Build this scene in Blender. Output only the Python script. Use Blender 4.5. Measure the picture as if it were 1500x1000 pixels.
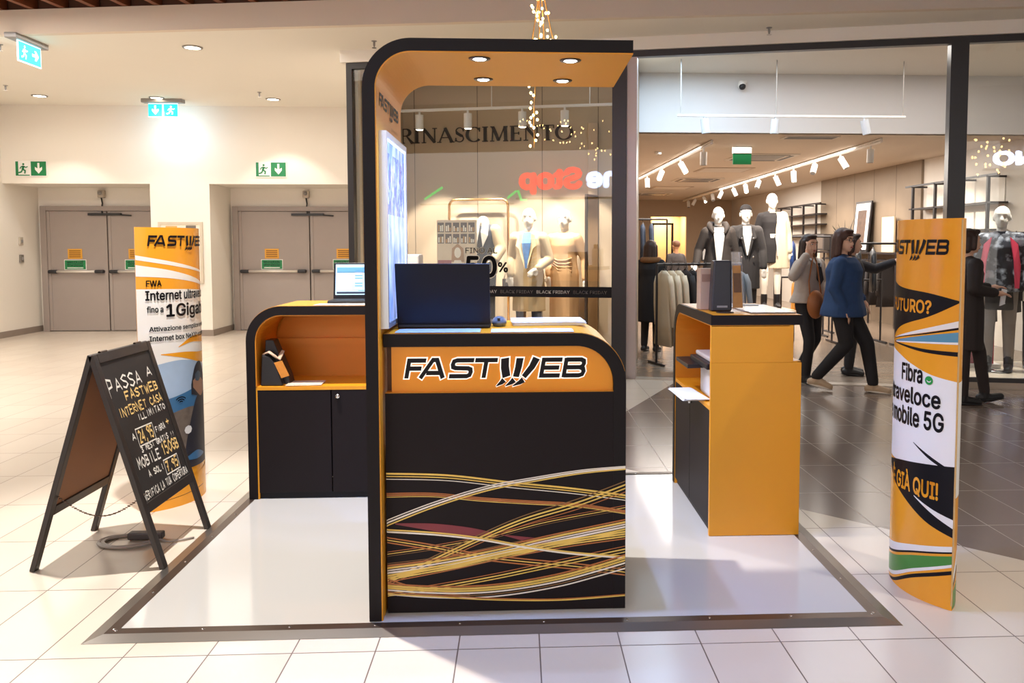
import bpy, bmesh, math, random
from mathutils import Vector, Matrix
for o in list(bpy.data.objects): bpy.data.objects.remove(o)
SC = bpy.context.scene
COL = SC.collection
RND = random.Random(7)
PI = math.pi

# ------------------------------------------------------------------ camera
cam_d = bpy.data.cameras.new('camera')
cam = bpy.data.objects.new('camera', cam_d)
COL.objects.link(cam)
_R = ((0.99887700, -0.04738226, -0.0), (-0.00334979, -0.06002690, -0.99818969), (0.04729618, 0.99707349, -0.06011845))
def _rot(p, r, yw):
    c, s = math.cos(yw), math.sin(yw)
    Rz = Matrix(((c, s, 0), (-s, c, 0), (0, 0, 1)))
    B = Matrix(((1, 0, 0), (0, 0, -1), (0, 1, 0)))
    c, s = math.cos(p), math.sin(p)
    Rx = Matrix(((1, 0, 0), (0, c, -s), (0, s, c)))
    c, s = math.cos(r), math.sin(r)
    Rr = Matrix(((c, -s, 0), (s, c, 0), (0, 0, 1)))
    return Rr @ Rx @ B @ Rz
M3 = _rot(0.0602, -0.0005, -0.0474)
mw = Matrix(((M3[0][0], -M3[1][0], -M3[2][0], 0), (M3[0][1], -M3[1][1], -M3[2][1], 0), (M3[0][2], -M3[1][2], -M3[2][2], 0), (0, 0, 0, 1)))
cam.matrix_world = Matrix.Translation((0, 0, 1.4787)) @ mw
cam_d.sensor_width = 36.0
cam_d.lens = 1196.48 * 36.0 / 1500.0
cam_d.shift_x = (750 - 816.84) / 1500.0
cam_d.shift_y = (431.13 - 500) / 1500.0
cam_d.clip_start = 0.05
SC.camera = cam

# ------------------------------------------------------------------ world, big lights, exposure
W = bpy.data.worlds.new('world'); SC.world = W; W.use_nodes = True
bg = W.node_tree.nodes['Background']
bg.inputs[0].default_value = (1.0, 0.90, 0.80, 1); bg.inputs[1].default_value = 0.20
SC.view_settings.view_transform = 'Standard'
SC.view_settings.look = 'None'
SC.view_settings.exposure = 0.38
SC.view_settings.gamma = 1.0
SC.view_settings.use_curve_mapping = False
SC.cycles.max_bounces = 8
SC.cycles.transparent_max_bounces = 16
SC.cycles.caustics_reflective = False
SC.cycles.caustics_refractive = False
SC.cycles.sample_clamp_indirect = 6.0
SC.cycles.use_denoising = True

def area_light(name, loc, size, power, color, target=None, size_y=None):
    l = bpy.data.lights.new(name, 'AREA'); l.energy = power; l.color = color
    l.shape = 'RECTANGLE'; l.size = size; l.size_y = size_y or size
    o = bpy.data.objects.new(name, l); COL.objects.link(o); o.location = loc
    if target is not None:
        o.rotation_euler = (Vector(target) - Vector(loc)).to_track_quat('-Z', 'Y').to_euler()
    return o
def spot(name, loc, target, power, color, angle=80, blend=0.6, radius=0.04):
    l = bpy.data.lights.new(name, 'SPOT'); l.energy = power; l.color = color
    l.spot_size = math.radians(angle); l.spot_blend = blend; l.shadow_soft_size = radius
    o = bpy.data.objects.new(name, l); COL.objects.link(o); o.location = loc
    o.rotation_euler = (Vector(target) - Vector(loc)).to_track_quat('-Z', 'Y').to_euler()
    return o
WARM = (1.0, 0.93, 0.85); NEUT = (1.0, 0.95, 0.89); COOL = (0.30, 0.46, 1.0)
area_light('hall_overhead_fill', (0, -0.5, 6.2), 9, 40, NEUT, size_y=5)  # added overhead fill for soft hall light, not a real skylight
area_light('hall_front_fill', (-1.80, -4.15, 2.2), 16, 222, NEUT, (1.27, 8.95, 2.35), size_y=3.8)  # unseen fill panel added behind the camera to brighten front faces
area_light('corridor_ceiling_light', (-4.8, 10.4, 3.69), 5.5, 75, WARM, size_y=4.0)
area_light('corridor_near_light', (-6.2, 6.9, 3.92), 3.0, 230, WARM, size_y=1.4)
# round ceiling lamps of the hall above the kiosk
spot('hall_lamp', (-1.55, 4.0, 4.3), (-1.0, 3.75, 0), 820, NEUT, 68, .55, .05)
spot('hall_lamp', (-3.6, 2.9, 4.3), (-3.2, 3.1, 0), 35, NEUT, 92, .7, .05)
spot('hall_lamp', (3.3, 1.7, 4.3), (2.6, 2.5, 0), 250, WARM, 70, .8, .05)
area_light('shop_ceiling_light', (4.2, 16.5, 2.93), 4.0, 600, WARM, size_y=9)
area_light('bulkhead_cool_fill', (1.9, 9.5, 3.69), 1.6, 48, (0.55, 0.78, 1.0), size_y=.6)  # added cool fill that turns the bulkhead bluish; no fitting there
area_light('shop_entrance_light', (4.2, 9.3, 3.69), 3.5, 40, NEUT, size_y=.8)

# ------------------------------------------------------------------ materials
def lin(h):
    h = h.lstrip('#'); v = [int(h[i:i + 2], 16) / 255 for i in (0, 2, 4)]
    return tuple(c / 12.92 if c <= 0.04045 else ((c + 0.055) / 1.055) ** 2.4 for c in v) + (1,)
MATS = {}
class NT:
    def __init__(s, m): s.nt = m.node_tree; s.n = s.nt.nodes; s.l = s.nt.links
    def node(s, t, **k):
        n = s.n.new(t)
        for a, b in k.items(): setattr(n, a, b)
        return n
    def math(s, op, a, b=0.0, c=None):
        n = s.n.new('ShaderNodeMath'); n.operation = op
        for i, x in enumerate((a, b) if c is None else (a, b, c)):
            if isinstance(x, (int, float)): n.inputs[i].default_value = x
            else: s.l.new(x, n.inputs[i])
        return n.outputs[0]
    def mix(s, f, a, b):
        n = s.n.new('ShaderNodeMix'); n.data_type = 'RGBA'
        for sock, x in ((n.inputs[0], f), (n.inputs[6], a), (n.inputs[7], b)):
            if isinstance(x, (int, float)): sock.default_value = x
            elif isinstance(x, tuple): sock.default_value = x
            else: s.l.new(x, sock)
        return n.outputs[2]
    def pos(s):
        g = s.n.new('ShaderNodeNewGeometry'); x = s.n.new('ShaderNodeSeparateXYZ')
        s.l.new(g.outputs['Position'], x.inputs[0]); return x.outputs, g.outputs['Position']
    def noise(s, vec, scale, detail=3.0):
        n = s.n.new('ShaderNodeTexNoise'); n.inputs['Scale'].default_value = scale; n.inputs['Detail'].default_value = detail
        if vec is not None: s.l.new(vec, n.inputs['Vector'])
        return n.outputs[0]
def mat(name, hexc, rough=0.5, metal=0.0, emit=0.0, var=0.06, scale=6.0, spec=None, emit_col=None, alpha=None, coat=0):
    if name in MATS: return MATS[name]
    m = bpy.data.materials.new(name); m.use_nodes = True; t = NT(m)
    b = t.n['Principled BSDF']; c = lin(hexc)
    b.inputs['Base Color'].default_value = c; b.inputs['Roughness'].default_value = rough; b.inputs['Metallic'].default_value = metal
    if spec is not None: b.inputs['Specular IOR Level'].default_value = spec
    if coat: b.inputs['Coat Weight'].default_value = coat; b.inputs['Coat Roughness'].default_value = 0.08
    if var:
        tc = t.node('ShaderNodeTexCoord'); f = t.noise(tc.outputs['Object'], scale)
        t.l.new(t.mix(f, tuple(x * (1 - var) for x in c[:3]) + (1,), tuple(min(1, x * (1 + var)) for x in c[:3]) + (1,)), b.inputs['Base Color'])
    if emit:
        b.inputs['Emission Color'].default_value = lin(emit_col) if emit_col else c
        b.inputs['Emission Strength'].default_value = emit
    if alpha is not None: b.inputs['Alpha'].default_value = alpha
    MATS[name] = m; return m
BLACK = mat('satin_black', '#181315', 0.45, spec=0.18)
PANELBLACK = mat('panel_black', '#1d1719', 0.5, spec=0.15)
YEL = mat('yellow_laminate', '#e2971c', 0.38, var=0.03)
YELD = mat('yellow_inner', '#d98a1a', 0.5, var=0.03)
INK = mat('ink_black', '#141217', 0.45, var=0, spec=0.2)
WHITEINK = mat('white_ink', '#ece9e4', 0.4, var=0.02)
ORINK = mat('orange_print', '#eda12a', 0.24, var=0.03)
PAPER = mat('paper_white', '#eceef0', 0.6, var=0.03)
STEEL = mat('brushed_steel', '#9a938c', 0.3, 0.85, var=0.12, scale=3)
STEELD = mat('dull_steel_strip', '#5f4f45', 0.35, 0.7, var=0.1)
CHROME = mat('chrome', '#e0e0e0', 0.12, 1.0, var=0)
WALLW = mat('wall_paint', '#e9e2d7', 0.75, var=0.02, scale=1.5)
CEILW = mat('ceiling_paint', '#ebe5da', 0.8, var=0.02, scale=1.0)
FASC = mat('fascia_plaster', '#dfd0be', 0.7, var=0.04, scale=1.2)
WOOD = mat('slat_wood', '#7a4326', 0.5, var=0.2, scale=3)
DOORG = mat('door_grey', '#9c9089', 0.5, var=0.03)
DOORF = mat('door_frame_grey', '#968a83', 0.45, var=0.03)
BASEB = mat('baseboard_grey', '#8d7f74', 0.5)
WHITEP = mat('white_plastic', '#e9e6e1', 0.35, var=0.02)
GREYP = mat('grey_plastic', '#8f8b88', 0.4)
DARKP = mat('dark_plastic', '#1e1d20', 0.4)
NAVYP = mat('laptop_navy', '#15161e', 0.4, spec=0.25)
GREEN = mat('sign_green', '#0f7a45', 0.4, var=0.02)
SKINM = mat('skin', '#e3b398', 0.55, var=0.04, scale=30)
MANN = mat('mannequin_white', '#f3ece2', 0.35, var=0.01)
LAMP = mat('lamp_disc_warm', '#fff4e0', 0.5, emit=9, var=0, emit_col='#fff0d8')
LAMPC = mat('lamp_disc_cool', '#f2f6ff', 0.5, emit=16, var=0, emit_col='#eef4ff')
TAUPE = mat('taupe_wall', '#a5937e', 0.7, var=0.04, scale=1.2)
TAUPE2 = mat('taupe_panel', '#8f7e6b', 0.6, var=0.12, scale=2.0)
SHOPW = mat('shop_white_wall', '#dcd4ca', 0.7, var=0.02)
FRAMEB = mat('storefront_black', '#2e2a2c', 0.35)
BRASS = mat('brass', '#d6a765', 0.25, 1.0, var=0.05)

def glass_mat():
    m = bpy.data.materials.new('clear_glass'); m.use_nodes = True; t = NT(m)
    for n in list(t.n):
        if n.type != 'OUTPUT_MATERIAL': t.n.remove(n)
    out = [n for n in t.n if n.type == 'OUTPUT_MATERIAL'][0]
    lw = t.node('ShaderNodeLayerWeight'); lw.inputs[0].default_value = 0.5
    g = t.node('ShaderNodeNewGeometry')
    f = t.math('POWER', lw.outputs['Facing'], 4.0)
    f = t.math('MULTIPLY_ADD', f, 0.7, 0.10)
    f = t.math('MULTIPLY', f, t.math('SUBTRACT', 1.0, g.outputs['Backfacing']))
    tr = t.node('ShaderNodeBsdfTransparent'); tr.inputs[0].default_value = (0.97, 0.98, 0.97, 1)
    gl = t.node('ShaderNodeBsdfGlossy'); gl.inputs['Roughness'].default_value = 0.0
    mx = t.node('ShaderNodeMixShader')
    t.l.new(f, mx.inputs[0]); t.l.new(tr.outputs[0], mx.inputs[1]); t.l.new(gl.outputs[0], mx.inputs[2]); t.l.new(mx.outputs[0], out.inputs[0])
    return m
GLASS = glass_mat()

def floor_mat():
    m = bpy.data.materials.new('mall_tiles'); m.use_nodes = True; t = NT(m); b = t.n['Principled BSDF']
    (x, y, z), vec = t.pos()
    gx = t.math('ABSOLUTE', t.math('SUBTRACT', t.math('FLOORED_MODULO', t.math('ADD', x, 2.0278 + 0.15), 0.3), 0.15))
    gy = t.math('ABSOLUTE', t.math('SUBTRACT', t.math('FLOORED_MODULO', t.math('ADD', y, -2.9256 + 0.3), 0.6), 0.3))
    grout = t.math('MAXIMUM', t.math('LESS_THAN', gx, 0.0024), t.math('LESS_THAN', gy, 0.0026))
    d1 = t.math('GREATER_THAN', t.math('ADD', x, y), 6.01)
    d2 = t.math('GREATER_THAN', t.math('SUBTRACT', t.math('MULTIPLY', t.math('SUBTRACT', x, 0.957), 0.901), t.math('MULTIPLY', t.math('SUBTRACT', y, 7.18), 0.434)), 0.0)
    dark = t.math('MULTIPLY', d1, d2)
    n1 = t.noise(vec, 1.7); n2 = t.noise(vec, 0.45)
    cell = t.node('ShaderNodeTexWhiteNoise'); cell.noise_dimensions = '2D'
    cx = t.node('ShaderNodeCombineXYZ')
    t.l.new(t.math('FLOOR', t.math('DIVIDE', t.math('ADD', x, 2.0278), 0.3)), cx.inputs[0])
    t.l.new(t.math('FLOOR', t.math('DIVIDE', t.math('ADD', y, -2.9256), 0.6)), cx.inputs[1])
    t.l.new(cx.outputs[0], cell.inputs['Vector'])
    v = t.math('MULTIPLY_ADD', cell.outputs[0], 0.35, t.math('MULTIPLY', n1, 0.65))
    light = t.mix(v, lin('#ccbfaf'), lin('#dbcfc1'))
    drk = t.mix(v, lin('#75665d'), lin('#86756a'))
    lg = t.mix(grout, light, lin('#6a5a50')); dg = t.mix(grout, drk, lin('#a89a8c'))
    t.l.new(t.mix(dark, lg, dg), b.inputs['Base Color'])
    t.l.new(t.math('MULTIPLY_ADD', n2, 0.12, t.math('MULTIPLY_ADD', grout, 0.3, 0.16)), b.inputs['Roughness'])
    return m
FLOORM = floor_mat()

def shopfloor_mat():
    m = bpy.data.materials.new('shop_floor_planks'); m.use_nodes = True; t = NT(m); b = t.n['Principled BSDF']
    (x, y, z), vec = t.pos()
    sc = t.node('ShaderNodeMapping'); sc.inputs['Scale'].default_value = (0.5, 5.0, 1); t.l.new(vec, sc.inputs[0])
    n = t.noise(sc.outputs[0], 2.0, 5)
    gy = t.math('LESS_THAN', t.math('FLOORED_MODULO', y, 0.6), 0.006)
    t.l.new(t.mix(gy, t.mix(n, lin('#6f5f52'), lin('#a08d7b')), lin('#4d423a')), b.inputs['Base Color'])
    b.inputs['Roughness'].default_value = 0.22
    return m
SHOPFLOOR = shopfloor_mat()

# ------------------------------------------------------------------ mesh helpers
class MB:
    """collects shapes and links them as one mesh object"""
    def __init__(s, M=None): s.v = []; s.f = []; s.mi = []; s.m = 0; s.M = M or Matrix()
    def add(s, vs, fs, M=None):
        k = len(s.v); T = s.M @ M if M is not None else s.M
        s.v += [T @ Vector(p) for p in vs]
        for f in fs: s.f.append([k + i for i in f]); s.mi.append(s.m)
        return s
    def bm(s, b, M=None):
        b.verts.ensure_lookup_table(); b.verts.index_update()
        s.add([v.co for v in b.verts], [[v.index for v in f.verts] for f in b.faces], M); b.free(); return s
    def box(s, c, sz, M=None, bev=0.0, seg=2):
        b = bmesh.new(); bmesh.ops.create_cube(b, size=1)
        for v in b.verts: v.co = Vector((v.co.x * sz[0] + c[0], v.co.y * sz[1] + c[1], v.co.z * sz[2] + c[2]))
        if bev: bmesh.ops.bevel(b, geom=b.edges[:], offset=min(bev, min(sz) * 0.45), segments=seg, affect='EDGES', profile=0.5)
        return s.bm(b, M)
    def bx(s, x0, x1, y0, y1, z0, z1, bev=0.0, M=None):
        return s.box(((x0 + x1) / 2, (y0 + y1) / 2, (z0 + z1) / 2), (abs(x1 - x0), abs(y1 - y0), abs(z1 - z0)), M, bev)
    def tube(s, pts, r, n=8, cap=True, M=None, flat=None):
        P = [Vector(p) for p in pts]; rs = r if isinstance(r, (list, tuple)) else [r] * len(P)
        vs, fs, up = [], [], None
        for i, p in enumerate(P):
            d = (P[min(i + 1, len(P) - 1)] - P[max(i - 1, 0)])
            d = d.normalized() if d.length > 1e-9 else Vector((0, 0, 1))
            if up is None: up = Vector((0, 0, 1)) if abs(d.z) < 0.9 else Vector((1, 0, 0))
            a = d.cross(up); a = a.normalized() if a.length > 1e-6 else Vector((1, 0, 0)); bb = a.cross(d).normalized(); up = bb
            for k in range(n):
                t = 2 * PI * k / n; vs.append(p + (a * math.cos(t) + bb * math.sin(t) * (flat or 1)) * rs[i])
        for i in range(len(P) - 1):
            for k in range(n): fs.append((i * n + k, i * n + (k + 1) % n, (i + 1) * n + (k + 1) % n, (i + 1) * n + k))
        if cap: fs.append(tuple(range(n - 1, -1, -1))); fs.append(tuple((len(P) - 1) * n + k for k in range(n)))
        return s.add(vs, fs, M)
    def cyl(s, p0, p1, r, n=16, r1=None): return s.tube([p0, p1], [r, r if r1 is None else r1], n)
    def rings(s, rings, n=20, M=None, fold=0.0, nf=7, cap=True):
        """rings of (cx, cy, z, rx, ry) or with a 6th value that scales the folds"""
        vs, fs = [], []
        for g in rings:
            cx, cy, z, rx, ry = g[:5]; fo = fold * (g[5] if len(g) > 5 else 1)
            for k in range(n):
                t = 2 * PI * k / n; q = 1 + fo * math.sin(nf * t + 0.7 * z * 3)
                vs.append((cx + rx * q * math.cos(t), cy + ry * q * math.sin(t), z))
        for i in range(len(rings) - 1):
            for k in range(n): fs.append((i * n + k, i * n + (k + 1) % n, (i + 1) * n + (k + 1) % n, (i + 1) * n + k))
        if cap: fs.append(tuple(range(n - 1, -1, -1))); fs.append(tuple((len(rings) - 1) * n + k for k in range(n)))
        return s.add(vs, fs, M)
    def lathe(s, prof, n=24, M=None):
        ring = prof[0][0] > .011 and prof[-1][0] > .011 and abs(prof[0][0] - prof[-1][0]) < 1e-6
        return s.rings([(0, 0, z, max(r, 1e-4), max(r, 1e-4)) for r, z in (list(prof) + [prof[0]] if ring else prof)], n, M, cap=not ring)
    def ell(s, c, r, nu=16, nv=10, rot=None):
        vs, fs = [], []
        R = rot or Matrix.Identity(3)
        for j in range(nv + 1):
            ph = PI * j / nv
            for i in range(nu):
                t = 2 * PI * i / nu
                vs.append(Vector(c) + R @ Vector((r[0] * math.sin(ph) * math.cos(t), r[1] * math.sin(ph) * math.sin(t), r[2] * math.cos(ph))))
        for j in range(nv):
            for i in range(nu): fs.append((j * nu + i, (j + 1) * nu + i, (j + 1) * nu + (i + 1) % nu, j * nu + (i + 1) % nu))
        return s.add(vs, fs)
    def cap(s, p0, r0, p1, r1, n=12):
        p0, p1 = Vector(p0), Vector(p1); d = p1 - p0; L = d.length
        if L < 1e-6: return s.ell(p0, (r0,) * 3, n, 8)
        u = d / L; pts, rs = [], []
        for a in (-1.0, -0.94, -0.75, -0.45, 0.0): pts.append(p0 + u * r0 * a); rs.append(max(1e-4, r0 * math.sqrt(max(0, 1 - a * a))))
        for a in (0.0, 0.45, 0.75, 0.94, 1.0): pts.append(p1 + u * r1 * a); rs.append(max(1e-4, r1 * math.sqrt(max(0, 1 - a * a))))
        return s.tube(pts, rs, n)
    def prism(s, poly, f, a, b):
        """poly of 2-D points, f(p, q, t) -> xyz, extruded from t=a to t=b"""
        n = len(poly)
        vs = [f(p[0], p[1], a) for p in poly] + [f(p[0], p[1], b) for p in poly]
        fs = [tuple(range(n)), tuple(range(2 * n - 1, n - 1, -1))] + [(i, (i + 1) % n, n + (i + 1) % n, n + i) for i in range(n)]
        return s.add(vs, fs)
    def band(s, A, B, f, a, b):
        """solid between open paths A and B (2-D), extruded from t=a to t=b"""
        n = len(A)
        vs = [f(p[0], p[1], t) for t in (a, b) for p in list(A) + list(B)]; k = 2 * n
        fs = []
        for i in range(n - 1):
            fs += [(i, i + 1, n + i + 1, n + i), (k + i, k + n + i, k + n + i + 1, k + i + 1), (i, k + i, k + i + 1, i + 1), (n + i, n + i + 1, k + n + i + 1, k + n + i)]
        fs += [(0, n, k + n, k), (n - 1, k + n - 1, k + 2 * n - 1, 2 * n - 1)]
        return s.add(vs, fs)
    def patch(s, fn, nu, nv):
        vs = [fn(i / nu, j / nv) for j in range(nv + 1) for i in range(nu + 1)]
        fs = [(j * (nu + 1) + i, j * (nu + 1) + i + 1, (j + 1) * (nu + 1) + i + 1, (j + 1) * (nu + 1) + i) for j in range(nv) for i in range(nu)]
        return s.add(vs, fs)

def root_of(o):
    while o.parent is not None: o = o.parent
    return o
def obj(name, mb, m, parent=None, smooth=False, bev=0.0, world=True, label=None, mods=None, recalc=True):
    """links the collected shapes as ONE mesh object; shapes are given in world space unless world=False"""
    me = bpy.data.meshes.new(name)
    vs = mb.v
    o = None
    if parent is not None and world:
        inv = Matrix.LocRotScale(root_of(parent).location, root_of(parent).rotation_euler, None).inverted()
        vs = [inv @ p for p in vs]
    loc = Vector((0, 0, 0))
    if parent is None:
        xs = [p.x for p in vs]; ys = [p.y for p in vs]; zs = [p.z for p in vs]
        loc = Vector(((min(xs) + max(xs)) / 2, (min(ys) + max(ys)) / 2, min(zs)))
        vs = [p - loc for p in vs]
    me.from_pydata([tuple(p) for p in vs], [], mb.f)
    if recalc:
        b = bmesh.new(); b.from_mesh(me); bmesh.ops.recalc_face_normals(b, faces=b.faces[:]); b.to_mesh(me); b.free()
    ms = m if isinstance(m, (list, tuple)) else [m]
    for x in ms: me.materials.append(x)
    if len(ms) > 1: me.polygons.foreach_set('material_index', mb.mi)
    if smooth: me.polygons.foreach_set('use_smooth', [True] * len(me.polygons))
    o = bpy.data.objects.new(name, me); COL.objects.link(o)
    if parent is not None: o.parent = parent
    else: o.location = loc
    if smooth == 'auto':
        pass
    if bev:
        md = o.modifiers.new('edge', 'BEVEL'); md.width = bev; md.segments = 2; md.limit_method = 'ANGLE'; md.angle_limit = math.radians(40)
    if mods:
        for t, kw in mods:
            md = o.modifiers.new(t.lower(), t)
            for k, v in kw.items(): setattr(md, k, v)
    if label: o['label'] = label
    return o
def thing(name, label, cat, loc=(0, 0, 0), rz=0.0, group=None):
    o = bpy.data.objects.new(name, None); COL.objects.link(o); o.location = loc; o.rotation_euler = (0, 0, rz); o.empty_display_size = 0.1
    return tag(o, label, cat, group)
def tag(o, label, cat, group=None, kind=None):
    o['label'] = label; o['category'] = cat
    if group: o['group'] = group
    if kind: o['kind'] = kind
    return o
def struct(name, mb, m, parent=None, **k):
    o = obj(name, mb, m, parent, **k)
    if parent is None: o['kind'] = 'structure'
    return o
def structroot(name, loc=(0, 0, 0), rz=0.0):
    o = bpy.data.objects.new(name, None); COL.objects.link(o); o.location = loc; o.rotation_euler = (0, 0, rz); o['kind'] = 'structure'; o.empty_display_size = 0.1
    return o
def copy_tree(o, parent=None):
    c = o.copy(); COL.objects.link(c)
    if parent is not None: c.parent = parent; c.matrix_parent_inverse = o.matrix_parent_inverse
    for ch in list(o.children): copy_tree(ch, c)
    return c

def _font():
    """the plain grotesque that comes with Blender; the built-in face if it is not there"""
    try:
        import os
        return bpy.data.fonts.load(os.path.join(bpy.utils.system_resource('DATAFILES'), 'fonts', 'Inter.woff2'))
    except Exception:
        return None
FONT = _font()
def text_shape(body, size=1.0, bold=0.0, shear=0.0, align='CENTER', space=1.0, ext=0.0):
    cu = bpy.data.curves.new('lettering', 'FONT'); cu.body = body; cu.size = size
    if FONT is not None: cu.font = FONT
    cu.shear = shear
    cu.align_x = align; cu.space_character = space; cu.extrude = ext; cu.resolution_u = 12
    o = bpy.data.objects.new('lettering', cu); me = bpy.data.meshes.new_from_object(o)
    vs = [v.co.copy() for v in me.vertices]; fs = [list(p.vertices) for p in me.polygons]
    bpy.data.objects.remove(o); bpy.data.curves.remove(cu); bpy.data.meshes.remove(me)
    if bold:
        v0, f0, vs, fs = vs, fs, [], []
        for dx, dy in ((0, 0), (bold, 0), (-bold, 0), (0, bold), (0, -bold), (bold * .7, bold * .7), (-bold * .7, bold * .7), (bold * .7, -bold * .7), (-bold * .7, -bold * .7)):
            k = len(vs); vs += [v + Vector((dx * size, dy * size, 0)) for v in v0]; fs += [[k + i for i in q] for q in f0]
    return vs, fs
def fit(vs, x0, x1, y0=None, y1=None):
    a = min(v.x for v in vs); b = max(v.x for v in vs); c = min(v.y for v in vs); d = max(v.y for v in vs)
    s = (x1 - x0) / (b - a); t = s if y1 is None else (y1 - y0) / (d - c)
    return [Vector((x0 + (v.x - a) * s, (y0 or 0) + (v.y - c) * t, v.z)) for v in vs]
def put_text(mb, body, f, x0, x1, y0, y1, bold=0.0, shear=0.0, ext=0.0, cuts=1):
    """text fitted into the rectangle, mapped by f(x, y, z)"""
    vs, fs = text_shape(body, 1.0, bold, shear, ext=ext)
    b = bmesh.new(); bv = [b.verts.new(v) for v in fit(vs, x0, x1, y0, y1)]
    for q in fs:
        try: b.faces.new([bv[i] for i in q])
        except ValueError: pass
    for k in range(1, cuts):
        bmesh.ops.bisect_plane(b, geom=b.verts[:] + b.edges[:] + b.faces[:], plane_co=(x0 + (x1 - x0) * k / cuts, 0, 0), plane_no=(1, 0, 0))
    b.verts.index_update(); mb.add([f(v.co.x, v.co.y, v.co.z) for v in b.verts], [[v.index for v in q.verts] for q in b.faces]); b.free()

# strokes: polylines of (x, y) or (x, y, width)
def ribbon(mb, pts, w, f):
    P = [Vector((p[0], p[1])) for p in pts]; Ws = [p[2] if len(p) > 2 else w for p in pts]; n = len(P)
    closed = n > 2 and (P[0] - P[-1]).length < 1e-6
    L, R = [], []
    for i in range(n):
        a = P[i] - P[i - 1] if i else (P[0] - P[-2] if closed else P[1] - P[0])
        b = P[i + 1] - P[i] if i < n - 1 else (P[1] - P[0] if closed else P[i] - P[i - 1])
        a.normalize(); b.normalize()
        na, nb = Vector((-a.y, a.x)), Vector((-b.y, b.x)); m = na + nb
        m = m.normalized() if m.length > 1e-6 else na
        k = Ws[i] / 2 / max(0.45, m.dot(na))
        L.append(P[i] + m * k); R.append(P[i] - m * k)
    vs = [f(p.x, p.y, 0) for p in L] + [f(p.x, p.y, 0) for p in R]
    mb.add(vs, [(i, i + 1, n + i + 1, n + i) for i in range(n - 1)])
def arc(cx, cy, rx, ry, a0, a1, n=8, w=None):
    out = []
    for i in range(n + 1):
        t = math.radians(a0 + (a1 - a0) * i / n); p = (cx + rx * math.cos(t), cy + ry * math.sin(t))
        out.append(p if w is None else p + (w(t),))
    return out
# wide slanted company logo letters, unit height
LOGO = {
 'F': (1.0, [[(0.1, 0), (0.1, 1)], [(0.0, 0.905), (1.0, 0.905)], [(0.0, 0.5), (0.82, 0.5)]]),
 'A': (1.45, [[(0.10, 0), (0.62, 0.93), (0.84, 0.93), (1.30, 0)], [(0.38, 0.27), (1.1, 0.27)]]),
 'S': (1.25, [[(1.2, 0.905), (0.3, 0.905), (0.14, 0.85), (0.1, 0.7), (0.14, 0.56), (0.28, 0.51), (0.95, 0.49), (1.08, 0.44), (1.12, 0.3), (1.08, 0.15), (0.94, 0.095), (0.0, 0.095)]]),
 'T': (1.2, [[(0.0, 0.905), (1.2, 0.905)], [(0.6, 0.95), (0.6, 0)]]),
 'E': (1.1, [[(1.1, 0.905), (0.1, 0.905), (0.1, 0.095), (1.1, 0.095)], [(0.1, 0.5), (1.0, 0.5)]]),
 'B': (1.2, [[(0.1, 0.0), (0.1, 1.0)], [(0.1, 0.905), (0.9, 0.905), (1.05, 0.84), (1.08, 0.7), (1.03, 0.57), (0.9, 0.51), (0.1, 0.51)], [(0.9, 0.51), (1.08, 0.44), (1.13, 0.3), (1.08, 0.15), (0.92, 0.095), (0.1, 0.095)]]),
}
def logo(mb, f, x0, x1, y0, h, w=0.22, grow=0.0):
    """the slanted word mark; f(x, y, 0) maps it; y0 is its base line, h its height"""
    sx = (x1 - x0) / 9.75; sh = 0.17 * sx
    lay = [0]
    def g(px, py, pz): return f(x0 + px * sx + sh * py * 1.1, y0 + py * h, lay[0] * 6e-5)
    for X, ch in ((0.0, 'F'), (0.74, 'A'), (2.36, 'S'), (3.62, 'T'), (7.2, 'E'), (8.42, 'B')):
        for st in LOGO[ch][1]:
            lay[0] += 1
            st2 = [(X + p[0], p[1]) for p in st]
            if grow:
                a, b = Vector(st2[0]), Vector(st2[1]); st2[0] = tuple(a + (a - b).normalized() * grow / 2)
                a, b = Vector(st2[-1]), Vector(st2[-2]); st2[-1] = tuple(a + (a - b).normalized() * grow / 2)
            ribbon(mb, st2, w + grow, g)
    e = grow / 2
    for (t, m_, b, wt, wb) in ((5.20, 5.27, 5.44, .42, .42), (6.0, 6.0, 5.95, .38, .33), (6.89, 6.72, 6.37, .40, .28)):
        ribbon(mb, [(t, 1.0 + e, wt + grow), (m_, .55, (wt + wb) / 2 + grow), (b, 0.04 - e, wb + grow)], w, g)
    for (t, m_, b) in ((5.34, 5.22, 4.97), (5.88, 5.74, 5.46), (6.38, 6.20, 5.84)):
        ribbon(mb, [(t, -.11 + e * .5, .33 + grow * .5), (m_, -.25, .23 + grow * .5), (b, -.43 - e * .4, .03 + grow * .5)], w, g)
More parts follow.
